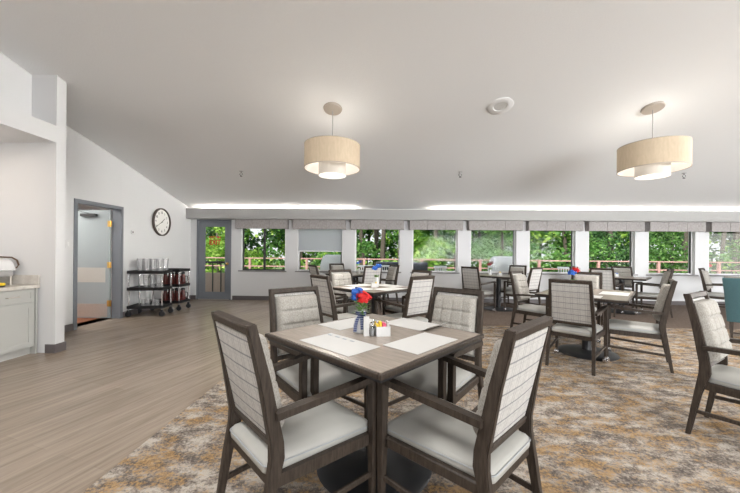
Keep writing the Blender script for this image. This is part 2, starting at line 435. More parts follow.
# valances
ORD = ['first', 'second', 'third', 'fourth', 'fifth', 'sixth', 'seventh', 'eighth', 'ninth']
for k in range(9):
    c0 = -2.97+1.4755*k
    v = thing('window_valance', 'grey linen box valance over the %s window counted from the exit door' % ORD[k], 'valance', (c0, 0, 0), 0, 'linen valances along the window wall')
    for j in range(3):
        x0 = -.67+j*.4467
        bm = B(); box(bm, x0+.002, x0+.4447, 8.085, 8.115, 1.832, 2.072, .005)
        obj('front_panel', bm, LINEN, v)
    bm = B(); box(bm, -.67, -.645, 8.115, YF, 1.832, 2.072); obj('side_panel', bm, LINEN, v)
    bm = B(); box(bm, .645, .67, 8.115, YF, 1.832, 2.072); obj('side_panel', bm, LINEN, v)

# ------------------------------------------------------------------ exit door
d = bpy.data.objects.new('door_1', None); COL.objects.link(d); d['kind'] = 'structure'
x0, x1 = -4.70, -3.80
bm = B(); box(bm, x0, x0+.045, YF-.02, YF+.12, 0, 2.068); box(bm, x1-.045, x1, YF-.02, YF+.12, 0, 2.068); box(bm, x0+.045, x1-.045, YF-.02, YF+.12, 2.03, 2.068)
obj('door_frame', bm, DOORG, d)
gx0, gx1, gz0, gz1 = -4.50, -3.95, .18, 1.90
bm = B(); lx0, lx1 = x0+.048, x1-.048
box(bm, lx0, gx0, YF+.005, YF+.05, .012, 2.027); box(bm, gx1, lx1, YF+.005, YF+.05, .012, 2.027)
box(bm, gx0, gx1, YF+.005, YF+.05, .012, gz0); box(bm, gx0, gx1, YF+.005, YF+.05, gz1, 2.027)
leaf = obj('door_leaf', bm, DOORG, d)
bm = B(); g = .018
box(bm, gx0-.005, gx0+g, YF-.004, YF+.006, gz0, gz1, .003); box(bm, gx1-g, gx1+.005, YF-.004, YF+.006, gz0, gz1, .003)
box(bm, gx0, gx1, YF-.004, YF+.006, gz0-.005, gz0+g, .003); box(bm, gx0, gx1, YF-.004, YF+.006, gz1-g, gz1+.005, .003)
obj('glazing_bead', bm, DOORG, leaf)
bm = B(); box(bm, gx0, gx1, YF+.025, YF+.03, gz0, gz1); obj('door_pane', bm, PANE, leaf)
bm = B(); tube(bm, [(-3.895, YF+.005, .93), (-3.895, YF-.03, .93)], .012, 10); ball(bm, (-3.895, YF-.05, .93), .03); tube(bm, [(-3.895, YF+.005, .93), (-3.895, YF-.004, .93)], .03, 16); obj('door_handle', bm, BRASS, leaf, 40)
bm = B(); box(bm, x0+.05, x1-.05, YF-.02, YF+.1, 0, .012); obj('threshold', bm, STEEL, d)
sg = thing('exit_sign', 'red EXIT lettering on the glass of the grey exterior door', 'sign', (-4.235, YF+.018, 1.6))
def fit_text(txt, w, h, z):
    bm = text_bm(txt, .2, .001, .035); xs = [v.co.x for v in bm.verts]; ys = [v.co.y for v in bm.verts]
    cx, cy = (min(xs)+max(xs))/2, (min(ys)+max(ys))/2
    bm.transform(T(0, 0, z) @ Matrix.Rotation(pi/2, 4, 'X') @ Matrix.Diagonal((w/(max(xs)-min(xs)), h/(max(ys)-min(ys)), 1, 1)) @ T(-cx, -cy, 0))
    return bm
obj('sign_lettering', fit_text('EXIT', .30, .135, -.115), SIGNR, sg)
obj('sign_lettering', fit_text('NOT AN', .30, .065, .012), SIGNR, sg)

# ------------------------------------------------------------------ interior door (left wall)
d = bpy.data.objects.new('door_2', None); COL.objects.link(d); d['kind'] = 'structure'
bm = B(); X0, X1 = XL-.15, XL+.018
box(bm, X0, X1, 4.885, 4.94, 0, 2.05); box(bm, X0, X1, 5.79, 5.845, 0, 2.05); box(bm, X0, X1, 4.94, 5.79, 1.995, 2.05)
box(bm, XL-.09, XL-.06, 4.94, 4.955, 0, 1.995)
obj('door_frame', bm, DOORG, d)
leaf_o = thing('interior_door_leaf', 'pale grey service door standing open into the hall behind the carts', 'door', (XL-.17, 5.80, 0))
def lbox(bm, x0, x1, y0, y1, z0, z1, bev=0): box(bm, x0, x1, y0, y1, z0, z1, bev)
bm = B(); W = .86
# leaf spans local x -W..0, lite near the free edge
l0, l1, q0, q1 = -.73, -.62, 1.32, 1.80
lbox(bm, -W, l0, -.045, 0, .012, 1.985); lbox(bm, l1, 0, -.045, 0, .012, 1.985); lbox(bm, l0, l1, -.045, 0, .012, q0); lbox(bm, l0, l1, -.045, 0, q1, 1.985)
obj('leaf_panel', bm, DOORL, leaf_o)
bm = B(); lbox(bm, l0, l1, -.025, -.02, q0, q1); obj('vision_pane', bm, PANE, leaf_o)
bm = B()
for a_, b2, c_, d_ in ((l0-.02, l0, q0-.02, q1+.02), (l1, l1+.02, q0-.02, q1+.02), (l0, l1, q0-.02, q0), (l0, l1, q1, q1+.02)): lbox(bm, a_, b2, -.052, -.045, c_, d_)
obj('vision_frame', bm, COOLW, leaf_o)
bm = B(); lbox(bm, -W+.03, -.03, -.049, -.045, .03, .27); obj('kick_plate', bm, STEEL, leaf_o)
bm = B(); lbox(bm, -W+.03, -.07, -.049, -.045, .66, .93); obj('push_plate', bm, simple('plate_beige', (.62, .60, .55), .35, 9, .03, metal=.3), leaf_o)
for z in (.28, .98, 1.73):
    bm = B(); lbox(bm, -.03, .04, -.055, -.044, z-.055, z+.055); tube(bm, [(.02, -.06, z-.055), (.02, -.06, z+.055)], .011, 8); obj('hinge', bm, BRASS, leaf_o)
bm = B(); lbox(bm, -.5, -.22, -.11, -.045, 1.86, 1.91, .006); cl = obj('door_closer', bm, DARKF, leaf_o)
bm = B(); beam(bm, (-.36, -.09, 1.915), (-.54, -.12, 1.965), .025, .008, 0); beam(bm, (-.54, -.12, 1.965), (-.2, -.2, 1.965), .025, .008, 0); obj('closer_arm', bm, DARKF, cl)
L = bpy.data.lights.new('hall_light', 'AREA'); L.size = .9; L.energy = 30; L.color = (1, .97, .92)
lo = bpy.data.objects.new('hall_light', L); COL.objects.link(lo); lo.location = (-5.9, 4.9, 2.45)

# switch, sensor, clock
sw = thing('light_switch', 'white light switch plate beside the interior door frame', 'switch', (XL, 4.79, 1.34))
bm = B(); box(bm, 0, .006, -.037, .037, -.06, .06, .002); obj('switch_plate', bm, COOLW, sw)
bm = B(); box(bm, .006, .012, -.015, .015, -.03, .03, .001); obj('rocker', bm, TRIMW, sw)
th = thing('thermostat', 'small white thermostat on the wall between the door and the clock', 'thermostat', (-4.7475, 6.11, 1.60), math.atan(SPLAY))
bm = B(); box(bm, 0, .02, -.05, .05, -.035, .035, .003); obj('housing', bm, COOLW, th)
bm = B(); box(bm, .02, .023, -.035, .0, -.015, .018); obj('display', bm, SLATE, th)

ck = thing('wall_clock', 'round wall clock with white face and dark rim above the carts', 'clock', (-4.793, 6.97, 1.88), math.atan(SPLAY))
MX = Matrix.Rotation(pi/2, 4, 'Y')     # local +Z -> +X
bm = B(); lathe(bm, [(.285, 0), (.305, .01), (.305, .05), (.295, .06), (.278, .055), (.275, .035), (.275, .0)], 48); bm.transform(MX); obj('rim', bm, CHANR, ck, 35)
bm = B(); lathe(bm, [(.278, .012), (.278, .030)], 48); bm.transform(MX); fc = obj('face', bm, CLOCKF, ck)
def clockpt(a, r): return (.032, -sin(a)*r*-1, cos(a)*r)
# seen from the room the face looks along +X, and its right-hand side is +Y
FACE = Matrix(((0, 0, 1, 0), (1, 0, 0, 0), (0, 1, 0, 0), (0, 0, 0, 1)))
bmn = B()
for h in range(1, 13):
    a = h*pi/6; tb = text_bm(str(h), .07, .0006)
    tb.transform(FACE @ T(sin(a)*.205, cos(a)*.205, .031)); me = bpy.data.meshes.new('t'); tb.to_mesh(me); tb.free(); bmn.from_mesh(me); bpy.data.meshes.remove(me)
obj('numerals', bmn, BLACK, fc)
for nm, ang, ln, w in (('hour_hand', radians(52), .135, .016), ('minute_hand', radians(240), .21, .010)):
    bm = B(); prism(bm, [(-w/2, -.03), (w/2, -.03), (w/3, ln), (-w/3, ln)], 'z', .033, .036); bm.transform(Matrix.Rotation(-ang, 4, 'Z')); bm.transform(FACE); obj(nm, bm, BLACK, ck)
bm = B(); lathe(bm, [(.012, .033), (.012, .042)], 16); bm.transform(FACE); obj('centre_cap', bm, BLACK, ck)

# ------------------------------------------------------------------ pendants, detector, sprinklers
def pendant():
    p = thing('pendant_lamp', 'x', 'lamp', (0, 0, 0), 0, 'drum pendants hanging from the sloped ceiling')
    s = math.atan(.228)
    bm = B(); lathe(bm, [(.125, 0), (.13, -.008), (.12, -.028), (.03, -.036)], 32); bm.transform(Matrix.Rotation(-s, 4, 'X')); obj('canopy', bm, CANOPY, p, 35)
    bm = B(); tube(bm, [(0, 0, -.03), (0, 0, -.60)], .006, 8); obj('rod', bm, CORD, p, 40)
    R, zt_, zb = .378, -.51, -.838
    bm = B(); lathe(bm, [(R, zt_), (R, zb), (R-.005, zb), (R-.005, zt_)], 56, caps=False); bm.verts.ensure_lookup_table()
    bmesh.ops.bridge_loops(bm, edges=[e for e in bm.edges if e.is_boundary]); sh = obj('drum_shade', bm, SHADE, p, 30)
    bm = B(); lathe(bm, [(R-.006, zt_-.004), (R-.006, zb+.002)], 56, caps=False); obj('shade_lining', bm, LINING, sh, 30)
    bm = B(); lathe(bm, [(R+.002, zt_), (R+.002, zt_-.01)], 56, caps=False); lathe(bm, [(R+.002, zb+.01), (R+.002, zb)], 56, caps=False); obj('shade_band', bm, CANOPY, sh, 30)
    bm = B()
    for k in range(3):
        a = k*2*pi/3+.4; beam(bm, (0, 0, zt_-.01), ((R-.01)*cos(a), (R-.01)*sin(a), zt_-.01), .008, .008, 0)
    obj('spider', bm, CORD, p)
    bm = B(); lathe(bm, [(.185, -.68), (.185, -.925)], 40, caps=False); obj('diffuser_skirt', bm, SKIRT, p, 30)
    bm = B(); lathe(bm, [(.002, -.920), (.182, -.920), (.182, -.928), (.002, -.928)], 40, caps=True); obj('diffuser_disc', bm, DIFFUS, p, 30)
    for k in range(3):
        a = k*2*pi/3; bm = B(); ball(bm, (.08*cos(a), .08*sin(a), -.70), .03, 1, 1, 1.2); obj('bulb', bm, BULB, p, 0)
    return p
def lamp_lights(x, y, z, e_up=2.2, e_dn=22):
    L = bpy.data.lights.new('pendant_glow', 'POINT'); L.energy = e_up; L.color = (1, .93, .84); L.shadow_soft_size = .12
    lo = bpy.data.objects.new('pendant_glow', L); COL.objects.link(lo); lo.location = (x, y, z-.60)
    L = bpy.data.lights.new('pendant_downlight', 'AREA'); L.shape = 'DISK'; L.size = .34; L.energy = e_dn; L.color = (1, .95, .89)
    lo = bpy.data.objects.new('pendant_downlight', L); COL.objects.link(lo); lo.location = (x, y, z-.945)
P0 = pendant()
px_, py_ = -.635, 4.39; P0.location = (px_, py_, CZ(py_)); P0['label'] = 'beige drum pendant lamp hanging left of centre over the wood floor edge'
dup(P0, (3.65, py_, CZ(py_)), 0, 'beige drum pendant lamp hanging on the right over the dining tables')
for x in (-.635, 3.65): lamp_lights(x, py_, CZ(py_))

# ceiling speaker
sp_ = thing('ceiling_speaker', 'round white ceiling speaker grille between the two pendants', 'speaker', (1.62, 4.35, CZ(4.35)))
RT = Matrix.Rotation(-math.atan(.228), 4, 'X')
bm = B(); lathe(bm, [(.16, 0), (.165, -.008), (.15, -.016), (.09, -.014), (.085, -.006), (.085, 0)], 36); bm.transform(RT); obj('speaker_ring', bm, TRIMW, sp_, 35)
bm = B(); lathe(bm, [(.086, -.002), (.084, -.008), (.002, -.009)], 30); bm.transform(RT); obj('speaker_grille', bm, simple('grille_grey', (.68, .68, .67), .6, 90, .15), sp_, 35)
for i, (x, y, lab) in enumerate(((-2.67, 6.19, 'small metal fire sprinkler head on the ceiling left of the left pendant'),
                                 (1.56, 6.20, 'small metal fire sprinkler head on the ceiling between the pendants'),
                                 (5.76, 6.22, 'small metal fire sprinkler head on the ceiling right of the right pendant'))):
    if i == 0:
        s0 = thing('fire_sprinkler', lab, 'sprinkler', (x, y, CZ(y)), 0, 'sprinkler heads on the ceiling')
        bm = B(); lathe(bm, [(.035, 0), (.035, -.006), (.014, -.012), (.012, -.035)], 16); obj('escutcheon', bm, CORD, s0, 40)
        bm = B(); tube(bm, [(-.012, 0, -.03), (-.03, 0, -.055), (0, 0, -.10)], .0055, 6); tube(bm, [(.012, 0, -.03), (.03, 0, -.055), (0, 0, -.10)], .0055, 6); obj('frame_arm', bm, DARKF, s0)
        bm = B(); lathe(bm, [(.022, -.100), (.022, -.104)], 12); obj('deflector', bm, DARKF, s0)
    else: dup(s0, (x, y, CZ(y)), 0, lab)

# ------------------------------------------------------------------ niche cabinet
cb = thing('base_cabinet', 'pale grey shaker base cabinet with drawer against the white partition', 'cabinet', (0, 0, 0))
FX = -4.09
bm = B(); box(bm, -4.74, FX-.02, 2.3, 3.775, .09, .785); box(bm, -4.74, FX-.065, 2.3, 3.755, 0, .09); obj('carcass', bm, CABP, cb)
bm = B(); box(bm, -4.74, FX, 3.757, 3.776, 0, .785); obj('end_panel', bm, CABP, cb)
def shaker(y0, y1, z0, z1, nm, handle):
    bm = B(); box(bm, FX-.02, FX-.006, y0, y1, z0, z1); w = .055 if z1-z0 > .3 else .035
    for a_ in ((y0, y0+w, z0, z1), (y1-w, y1, z0, z1), (y0+w, y1-w, z0, z0+w), (y0+w, y1-w, z1-w, z1)): box(bm, FX-.006, FX, *a_)
    o = obj(nm, bm, CABP, cb)
    bm = B()
    if handle == 'h':
        yc = (y0+y1)/2; zc = (z0+z1)/2
        tube(bm, [(FX, yc-.06, zc), (FX+.03, yc-.06, zc), (FX+.03, yc+.06, zc), (FX, yc+.06, zc)], .005, 8)
    else:
        zc = z1-.12; tube(bm, [(FX, y0+.03, zc-.06), (FX+.03, y0+.03, zc-.06), (FX+.03, y0+.03, zc+.06), (FX, y0+.03, zc+.06)], .005, 8)
    obj('handle', bm, STEEL, o, 40)
for y0, y1 in ((2.32, 2.78), (2.795, 3.255), (3.27, 3.735)):
    shaker(y0, y1, .635, .775, 'drawer', 'h'); shaker(y0, y1, .10, .62, 'door', 'v')
ct = thing('countertop', 'pale speckled stone countertop on the grey cabinet', 'countertop', (0, 0, 0))
bm = B(); box(bm, -4.76, FX+.02, 2.3, 3.789, .786, .826, .004); obj('slab', bm, QUARTZ, ct)
bm = B(); box(bm, -4.76, FX+.02, 3.765, 3.789, .827, .94, .003); obj('backsplash', bm, QUARTZ, ct)
# chafing dish
cd = thing('chafing_dish', 'white roll-top chafing dish with dark curved handle on the counter', 'serving dish', (-4.45, 3.48, .826))
bm = B(); box(bm, -.13, .13, -.24, .24, .10, .17, .015, 2); obj('water_pan', bm, simple('satin_steel', (.5, .5, .5), .35, 9, .04, metal=.6), cd, 40)
bm = B(); box(bm, -.145, .145, -.255, .255, .17, .19, .006); obj('rim', bm, WHITEC, cd)
bm = B(); rings = []
for k in range(9):
    a = pi*k/8; rings.append([(-.135*cos(a), -.245, .19+.12*sin(a)), (-.135*cos(a), .245, .19+.12*sin(a))])
R_ = loft(bm, rings, False, False)
bmesh.ops.holes_fill(bm, edges=[e for e in bm.edges if e.is_boundary]); obj('lid', bm, WHITEC, cd, 40)
bm = B(); tube(bm, [(.145, .25, .20), (.15, .27, .235), (.13, .27, .29), (.07, .265, .325), (0, .2, .33), (-.02, .1, .33)], .009, 8); obj('handle', bm, simple('dark_handle', (.10, .055, .03), .4, 9, .1), cd, 40)
for sx in (-.11, .11):
    for sy in (-.22, .22):
        bm = B(); tube(bm, [(sx, sy, .10), (sx, sy, 0)], .009, 8); obj('leg', bm, STEEL, cd, 40)
tg = thing('sponge', 'yellow sponge on a small black dish at the counter edge', 'sponge', (-4.20, 3.46, .826))
bm = B(); lathe(bm, [(.05, 0), (.06, .015)], 20); obj('dish', bm, BLACK, tg, 40)
bm = B(); box(bm, -.05, .05, -.035, .035, .016, .046, .006); obj('sponge_block', bm, YELL, tg)
L = bpy.data.lights.new('niche_downlight', 'AREA'); L.size = .3; L.energy = 5; L.color = (1, .84, .68)
lo = bpy.data.objects.new('niche_downlight', L); COL.objects.link(lo); lo.location = (-4.5, 2.9, 2.52)

# ------------------------------------------------------------------ carts
def caster_bm(bm, x, y, r=.05):
    M_ = T(x, y, r) @ Matrix.Rotation(pi/2, 4, 'X')
    rr = [(r*.5, -.016), (r, -.012), (r, .012), (r*.5, .016)]
    b2 = B(); lathe(b2, rr, 18); b2.transform(M_); me = bpy.data.meshes.new('t'); b2.to_mesh(me); b2.free(); bm.from_mesh(me); bpy.data.meshes.remove(me)
def make_cart(w, d_, label):
    c = thing('utility_cart', label, 'cart', (0, 0, 0), 0, 'black utility carts along the left wall')
    for z in (.19, .535, .85):
        bm = B(); box(bm, -w/2, w/2, -d_/2, d_/2, z-.012, z); t = .012
        box(bm, -w/2, w/2, -d_/2, -d_/2+t, z-.04, z+.018); box(bm, -w/2, w/2, d_/2-t, d_/2, z-.04, z+.018)
        box(bm, -w/2, -w/2+t, -d_/2+t, d_/2-t, z-.04, z+.018); box(bm, w/2-t, w/2, -d_/2+t, d_/2-t, z-.04, z+.018)
        obj('shelf', bm, BLACK, c)
    for sx in (-1, 1):
        for sy in (-1, 1):
            x, y = sx*(w/2-.02), sy*(d_/2-.02)
            bm = B(); tube(bm, [(x, y, .13), (x, y, .855)], .014, 10); p = obj('post', bm, CHROME, c, 40)
            bm = B(); caster_bm(bm, x, y); box(bm, x-.022, x+.022, y-.012, y+.012, .09, .13); obj('caster', bm, BLACKM, c, 40)
    return c
make_cart(.62, .40, 'near black three-tier cart beside the interior door holding clear pitchers')
CT = bpy.data.objects['utility_cart']; CT.location = (-4.415, 6.151, 0); CT.rotation_euler = (0, 0, radians(10))
make_cart(.60, .38, 'far black three-tier cart toward the exit door holding maroon carafes').location = (-4.43, 6.80, 0)
def make_pitcher(mat):
    c = thing('clear_pitcher', 'clear plastic pitcher', 'pitcher', (0, 0, 0))
    bm = B(); lathe(bm, [(.042, .0), (.047, .12), (.055, .245), (.052, .245), (.044, .12), (.039, .006)], 20); obj('body', bm, mat, c, 40)
    bm = B(); tube(bm, [(0, .055, .19), (0, .10, .18), (0, .10, .08), (0, .05, .06)], .006, 6); obj('handle', bm, mat, c, 40)
    return c
pit = None
spots = [(-4.56+.12*i+(-.02 if y else 0), 6.07+.02*i+y) for i in range(4) for y in (0, .17)]
for i, (x, y) in enumerate(spots):
    lab = 'clear pitcher on the near cart top, %s row, %s from the wall' % (('front', 'back')[i % 2], ORD[i//2])
    if pit is None: pit = make_pitcher(GLASSW); pit.location = (x, y, .851); pit['label'] = lab; pit['group'] = 'clear pitchers on the near cart'
    else: dup(pit, (x, y, .851), random.uniform(-2, 2) if False else .3*i, lab, 'clear pitchers on the near cart')
for i, x in enumerate((-4.50, -4.37, -4.25)):
    dup(pit, (x, 6.15, .536), .8*i, 'clear pitcher on the near cart middle shelf, %s from the wall' % ORD[i], 'clear pitchers on the near cart')
bm = B(); lathe(bm, [(.036, 0), (.030, .12), (.027, .12), (.033, .004)], 16)
g0 = tag(obj('tumbler', bm, GLASSW, None, 40), 'clear upturned tumbler on the near cart bottom shelf, first from the wall', 'glass', 'clear tumblers on the bottom shelf'); g0.location = (-4.53, 6.12, .191)
for i, x in enumerate((-4.44, -4.35, -4.26)):
    c = g0.copy(); COL.objects.link(c); c.location = (x, 6.13+.03*(i % 2), .191); c['label'] = 'clear upturned tumbler on the near cart bottom shelf, %s from the wall' % ORD[i+1]
# maroon carafes
cf = thing('carafe', 'x', 'carafe', (0, 0, 0), 0, 'maroon coffee carafes on the carts')
bm = B(); lathe(bm, [(.045, 0), (.050, .02), (.044, .15), (.034, .20), (.032, .215)], 20); obj('body', bm, MAROON, cf, 40)
bm = B(); lathe(bm, [(.038, .213), (.040, .24), (.03, .255), (.012, .262)], 18); obj('lid', bm, BLACK, cf, 40)
bm = B(); tube(bm, [(.045, 0, .17), (.10, 0, .165), (.105, 0, .08), (.06, 0, .04)], .008, 6); obj('handle', bm, BLACK, cf, 40)
k = 0
for zi, z in ((1, .536), (2, .191)):
    for yi, y in enumerate((6.72, 6.88)):
        for xi, x in enumerate((-4.22, -4.36, -4.50)):
            lab = 'maroon carafe on the far cart, %s shelf, %s row, %s from aisle' % (('top', 'middle', 'bottom')[zi], ('near', 'far')[yi], ORD[xi])
            if k == 0: cf.location = (x, y, z-.0); cf['label'] = lab; cf.rotation_euler = (0, 0, 0)
            else: dup(cf, (x, y, z), .5*((k*7) % 3), lab)
            k += 1

# ------------------------------------------------------------------ dining chairs
def mesh_merge(bm, b2, M_=None):
    if M_ is not None: b2.transform(M_)
    me = bpy.data.meshes.new('t'); b2.to_mesh(me); b2.free(); bm.from_mesh(me); bpy.data.meshes.remove(me)
def rear_leg(s):
    # stations: z, y_rear, y_front, x_outer
    st = [(0.0, -.345, -.318, .232), (.30, -.302, -.262, .227), (.44, -.282, -.222, .223), (.50, -.281, -.224, .220), (.75, -.322, -.275, .210), (.965, -.368, -.330, .200)]
    bm = B(); w = .032; rings = []
    for z, yr, yf, xo in st:
        a, b_ = s*xo, s*(xo-w)
        rings.append([(a, yr, z), (b_, yr, z), (b_, yf, z), (a, yf, z)])
    loft(bm, rings)
    es = [e for e in bm.edges if abs(e.verts[0].co.z-e.verts[1].co.z) > .01]
    bmesh.ops.bevel(bm, geom=es, offset=.005, segments=2, affect='EDGES')
    return bm
def lean(v): # back plane: v 0..1 from bottom rail to top rail -> (y centre, z)
    z = .485+v*(.935-.485); y = -.243-(z-.485)*.236
    return y, z
def make_chair(label):
    t = thing('dining_chair', label, 'chair', (0, 0, 0), 0, 'plaid and tweed dining armchairs')
    # seat cushion
    bm = B(); N = 16; rows = []
    x0, x1, y0, y1 = -.222, .222, -.288, .252; xr = .191
    def outline(k, inset):
        pts = []
        for (cx, cy, a0, r) in ((x1, y1, 0, .045), (x0, y1, pi/2, .045), (-xr, y0, pi, .03), (xr, y0, 1.5*pi, .03)):
            sx = -1 if cx > 0 else 1; sy = -1 if cy > 0 else 1
            for j in range(5):
                a = a0+pi/2*j/4; rr = max(r-inset, .004)
                pts.append((cx+sx*(r if r > inset else inset)+rr*cos(a), cy+sy*(r if r > inset else inset)+rr*sin(a)))
        return pts
    prof = [(0.012, .388), (.002, .396), (0, .408), (.001, .422), (.006, .434), (.016, .444), (.05, .456), (.11, .463), (.17, .466)]
    rings = [[(x, y, z-.014-(.014*max(0, (y-.14)/.11) if z > .42 else 0)) for x, y in outline(0, ins)] for ins, z in prof]
    loft(bm, rings); obj('seat', bm, VINYL, t, 60)
    bm = B()      # piping seam
    o_ = [(x*1.003, y*1.003, .412-(.014*max(0, (y-.14)/.11))) for x, y in outline(0, 0)]
    tube(bm, o_+[o_[0]], .003, 5, False); obj('seat_piping', bm, simple('piping_grey', srgb(168, 172, 176), .5, 9, .05) if 'piping_grey' not in MATS else MATS['piping_grey'], t, 60)
    # rails under the seat
    bm = B()
    for s in (-1, 1): beam(bm, (s*.192, -.25, .357), (s*.224, .20, .357), .044, .050)
    beam(bm, (-.225, .228, .354), (.225, .228, .354), .024, .046); beam(bm, (-.2, -.262, .354), (.2, -.262, .354), .024, .046)
    obj('seat_frame', bm, WOOD, t)
    for s in (-1, 1):
        obj('leg', rear_leg(s), WOOD, t)
        bm = B(); rings = []
        for z, h in ((.075, .014), (.35, .018), (.635, .0195)):
            cx, cy = s*(.247), .222
            rings.append([(cx-h, cy-h, z), (cx+h, cy-h, z), (cx+h, cy+h, z), (cx-h, cy+h, z)])
        loft(bm, rings); es = [e for e in bm.edges if abs(e.verts[0].co.z-e.verts[1].co.z) > .01]; bmesh.ops.bevel(bm, geom=es, offset=.004, segments=1, affect='EDGES')
        lg = obj('leg', bm, WOOD, t)
        bm = B(); lathe(bm, [(.008, .045), (.008, .078)], 8, (s*.247, .222, 0))
        for dx in (-.013, .013):
            b2 = B(); lathe(b2, [(.012, -.010), (.029, -.008), (.029, .008), (.012, .010)], 16); mesh_merge(bm, b2, T(s*.247+dx*1.2, .222, .029) @ Matrix.Rotation(pi/2, 4, 'Y'))
        bmesh.ops.create_uvsphere(bm, u_segments=10, v_segments=6, radius=.021, matrix=T(s*.247, .222, .034))
        obj('caster', bm, CHROME, lg, 40)
        # arm with rounded front corner
        bm = B(); x0_, x1_ = s*.216, s*.247
        path = [(-.262, .612), (-.1, .622), (.08, .633), (.185, .642), (.225, .640), (.2415, .628)]
        rings = []
        for i, (y, z) in enumerate(path):
            f = (y+.262)/.5; x = x0_+(x1_-x0_)*min(1, f); hw = .019+.003*sin(pi*min(1, max(0, f))); hh = .014
            if i == len(path)-1: hh = .006
            rings.append([(x-hw, y, z-hh), (x+hw, y, z-hh), (x+hw, y, z+hh), (x-hw, y, z+hh)])
        loft(bm, rings); obj('armrest', bm, WOOD, t)
        bm = B(); beam(bm, (s*.214, -.322, .17), (s*.246, .218, .19), .018, .026); obj('stretcher', bm, WOOD, t)
    # back frame: top and bottom rails
    bm = B(); b2 = B(); box(b2, -.198, .198, -.019, .019, -.018, .018, .004); mesh_merge(bm, b2, T(0, -.347, .948) @ Matrix.Rotation(radians(13), 4, 'X'))
    obj('top_rail', bm, WOOD, t)
    bm = B(); b2 = B(); box(b2, -.19, .19, -.014, .014, -.016, .016, .003); mesh_merge(bm, b2, T(0, -.250, .490) @ Matrix.Rotation(radians(13), 4, 'X'))
    obj('bottom_rail', bm, WOOD, t)
    # rear panel
    bm = B(); nu, nv = 6, 12; rings = []
    for j in range(nv+1):
        v = j/nv; y, z = lean(.035+v*.94); hx = .190-.018*v
        rings.append([(-hx+2*hx*i/nu, y-.010-.008*sin(pi*i/nu)*sin(pi*v), z) for i in range(nu+1)]+[(hx-2*hx*i/nu, y+.006, z) for i in range(nu+1)])
    loft(bm, rings); obj('back_panel', bm, PLAID, t, 40)
    # tufted inner cushion
    bm = B(); nu, nv = 36, 50; front = []
    for j in range(nv+1):
        v = j/nv; y, z = lean(.06+v*.88); hx = .180-.016*v; row = []
        z += .0
        for i in range(nu+1):
            u = i/nu; e = min(u, 1-u)*2*hx; e2 = min(v, 1-v)*.40
            edge = sqrt(max(0, 1-(1-min(1, e/.03))**2))*sqrt(max(0, 1-(1-min(1, e2/.03))**2))
            seam = sum(math.exp(-((v-c)/.014)**2) for c in (.24, .48, .72, .94))*.015
            seam += sum(math.exp(-((u-c)/.014)**2) for c in (.25, .5, .75))*.006
            tuft = sum(math.exp(-((v-c)/.03)**2-((u-d_)/.03)**2) for c in (.24, .48, .72) for d_ in (.25, .5, .75))*.005
            th_ = .006+edge*(.066+.010*sin(pi*v)*sin(pi*u))-(seam+tuft)*min(1, e/.05)*min(1, e2/.05)
            row.append((-hx+2*hx*u, y+th_*.972, z+th_*.23))
        front.append(row+[(hx, y+.004, z), (-hx, y+.004, z)])
    loft(bm, front); obj('back_cushion', bm, TWEED, t, 0)
    return t
CH = [
 (-.349, 1.549, -.79, 'front left dining chair seen from behind, pulled up to the nearest table'),
 (.358, 1.527, .786, 'front right dining chair seen from behind, pulled up to the nearest table'),
 (-.396, 2.180, -2.393, 'dining chair facing the camera at the far left side of the nearest table'),
 (.390, 2.216, 2.441, 'dining chair facing the camera at the far right side of the nearest table'),
 (2.971, 3.837, .924, 'dining chair in side view at the right end of the right middle table, facing left'),
 (2.278, 3.745, -.731, 'dining chair with plaid back squarely to the camera at the right middle table'),
 (2.529, 2.135, -2.562, 'dining chair at the right edge of the photo facing right, standing alone on carpet'),
 (2.45, 4.96, -2.42, 'dining chair at the far left corner of the right middle table, facing right'),
 (3.03, 4.86, 2.40, 'dining chair across the right middle table, facing the camera behind the red flowers'),
 (-.43, 4.03, -.86, 'slim side-on dining chair at the near left side of the blue flower table'),
 (.31, 4.09, .70, 'dining chair with plaid back at the near right side of the blue flower table'),
 (-.39, 4.82, -2.50, 'dining chair facing the camera at the far left side of the blue flower table'),
 (.43, 4.92, 2.26, 'dining chair at the far right side of the blue flower table, only its top visible'),
 (-.26, 6.93, .50, 'plaid-backed dining chair at the near right side of the table by the third window'),
 (.08, 7.36, 2.05, 'dining chair facing left at the far right of the table by the third window'),
 (-1.12, 7.10, -.97, 'narrow side-on dining chair at the near left of the table under the second window'),
 (-.82, 7.70, -2.50, 'dining chair backed against the wall under the blind of the second window'),
 (2.17, 6.98, -.85, 'plaid-backed dining chair at the near left of the round-based table under the fifth window'),
 (3.08, 7.0, .60, 'plaid-backed dining chair at the near right of the table under the fifth window'),
 (3.18, 7.72, 2.35, 'dining chair by the pier right of the fifth window, facing the camera'),
 (4.82, 6.93, -.81, 'plaid-backed dining chair behind the red flowers at the table under the seventh window'),
 (5.66, 7.52, 2.70, 'dining chair facing the camera at the far side of the table under the seventh window'),
 (5.68, 6.90, 1.02, 'dining chair in side view facing left at the table under the eighth window'),
 (4.80, 7.42, -2.30, 'thin side-on dining chair under the sixth window, facing right'),
 (7.34, 7.0, -2.5, 'dining chair facing right under the last visible windows behind the teal chair'),
]
c0 = make_chair(CH[0][3]); c0.location = (CH[0][0], CH[0][1], .006); c0.rotation_euler = (0, 0, CH[0][2])
for x, y, a, lab in CH[1:]: dup(c0, (x, y, .006), a, lab)

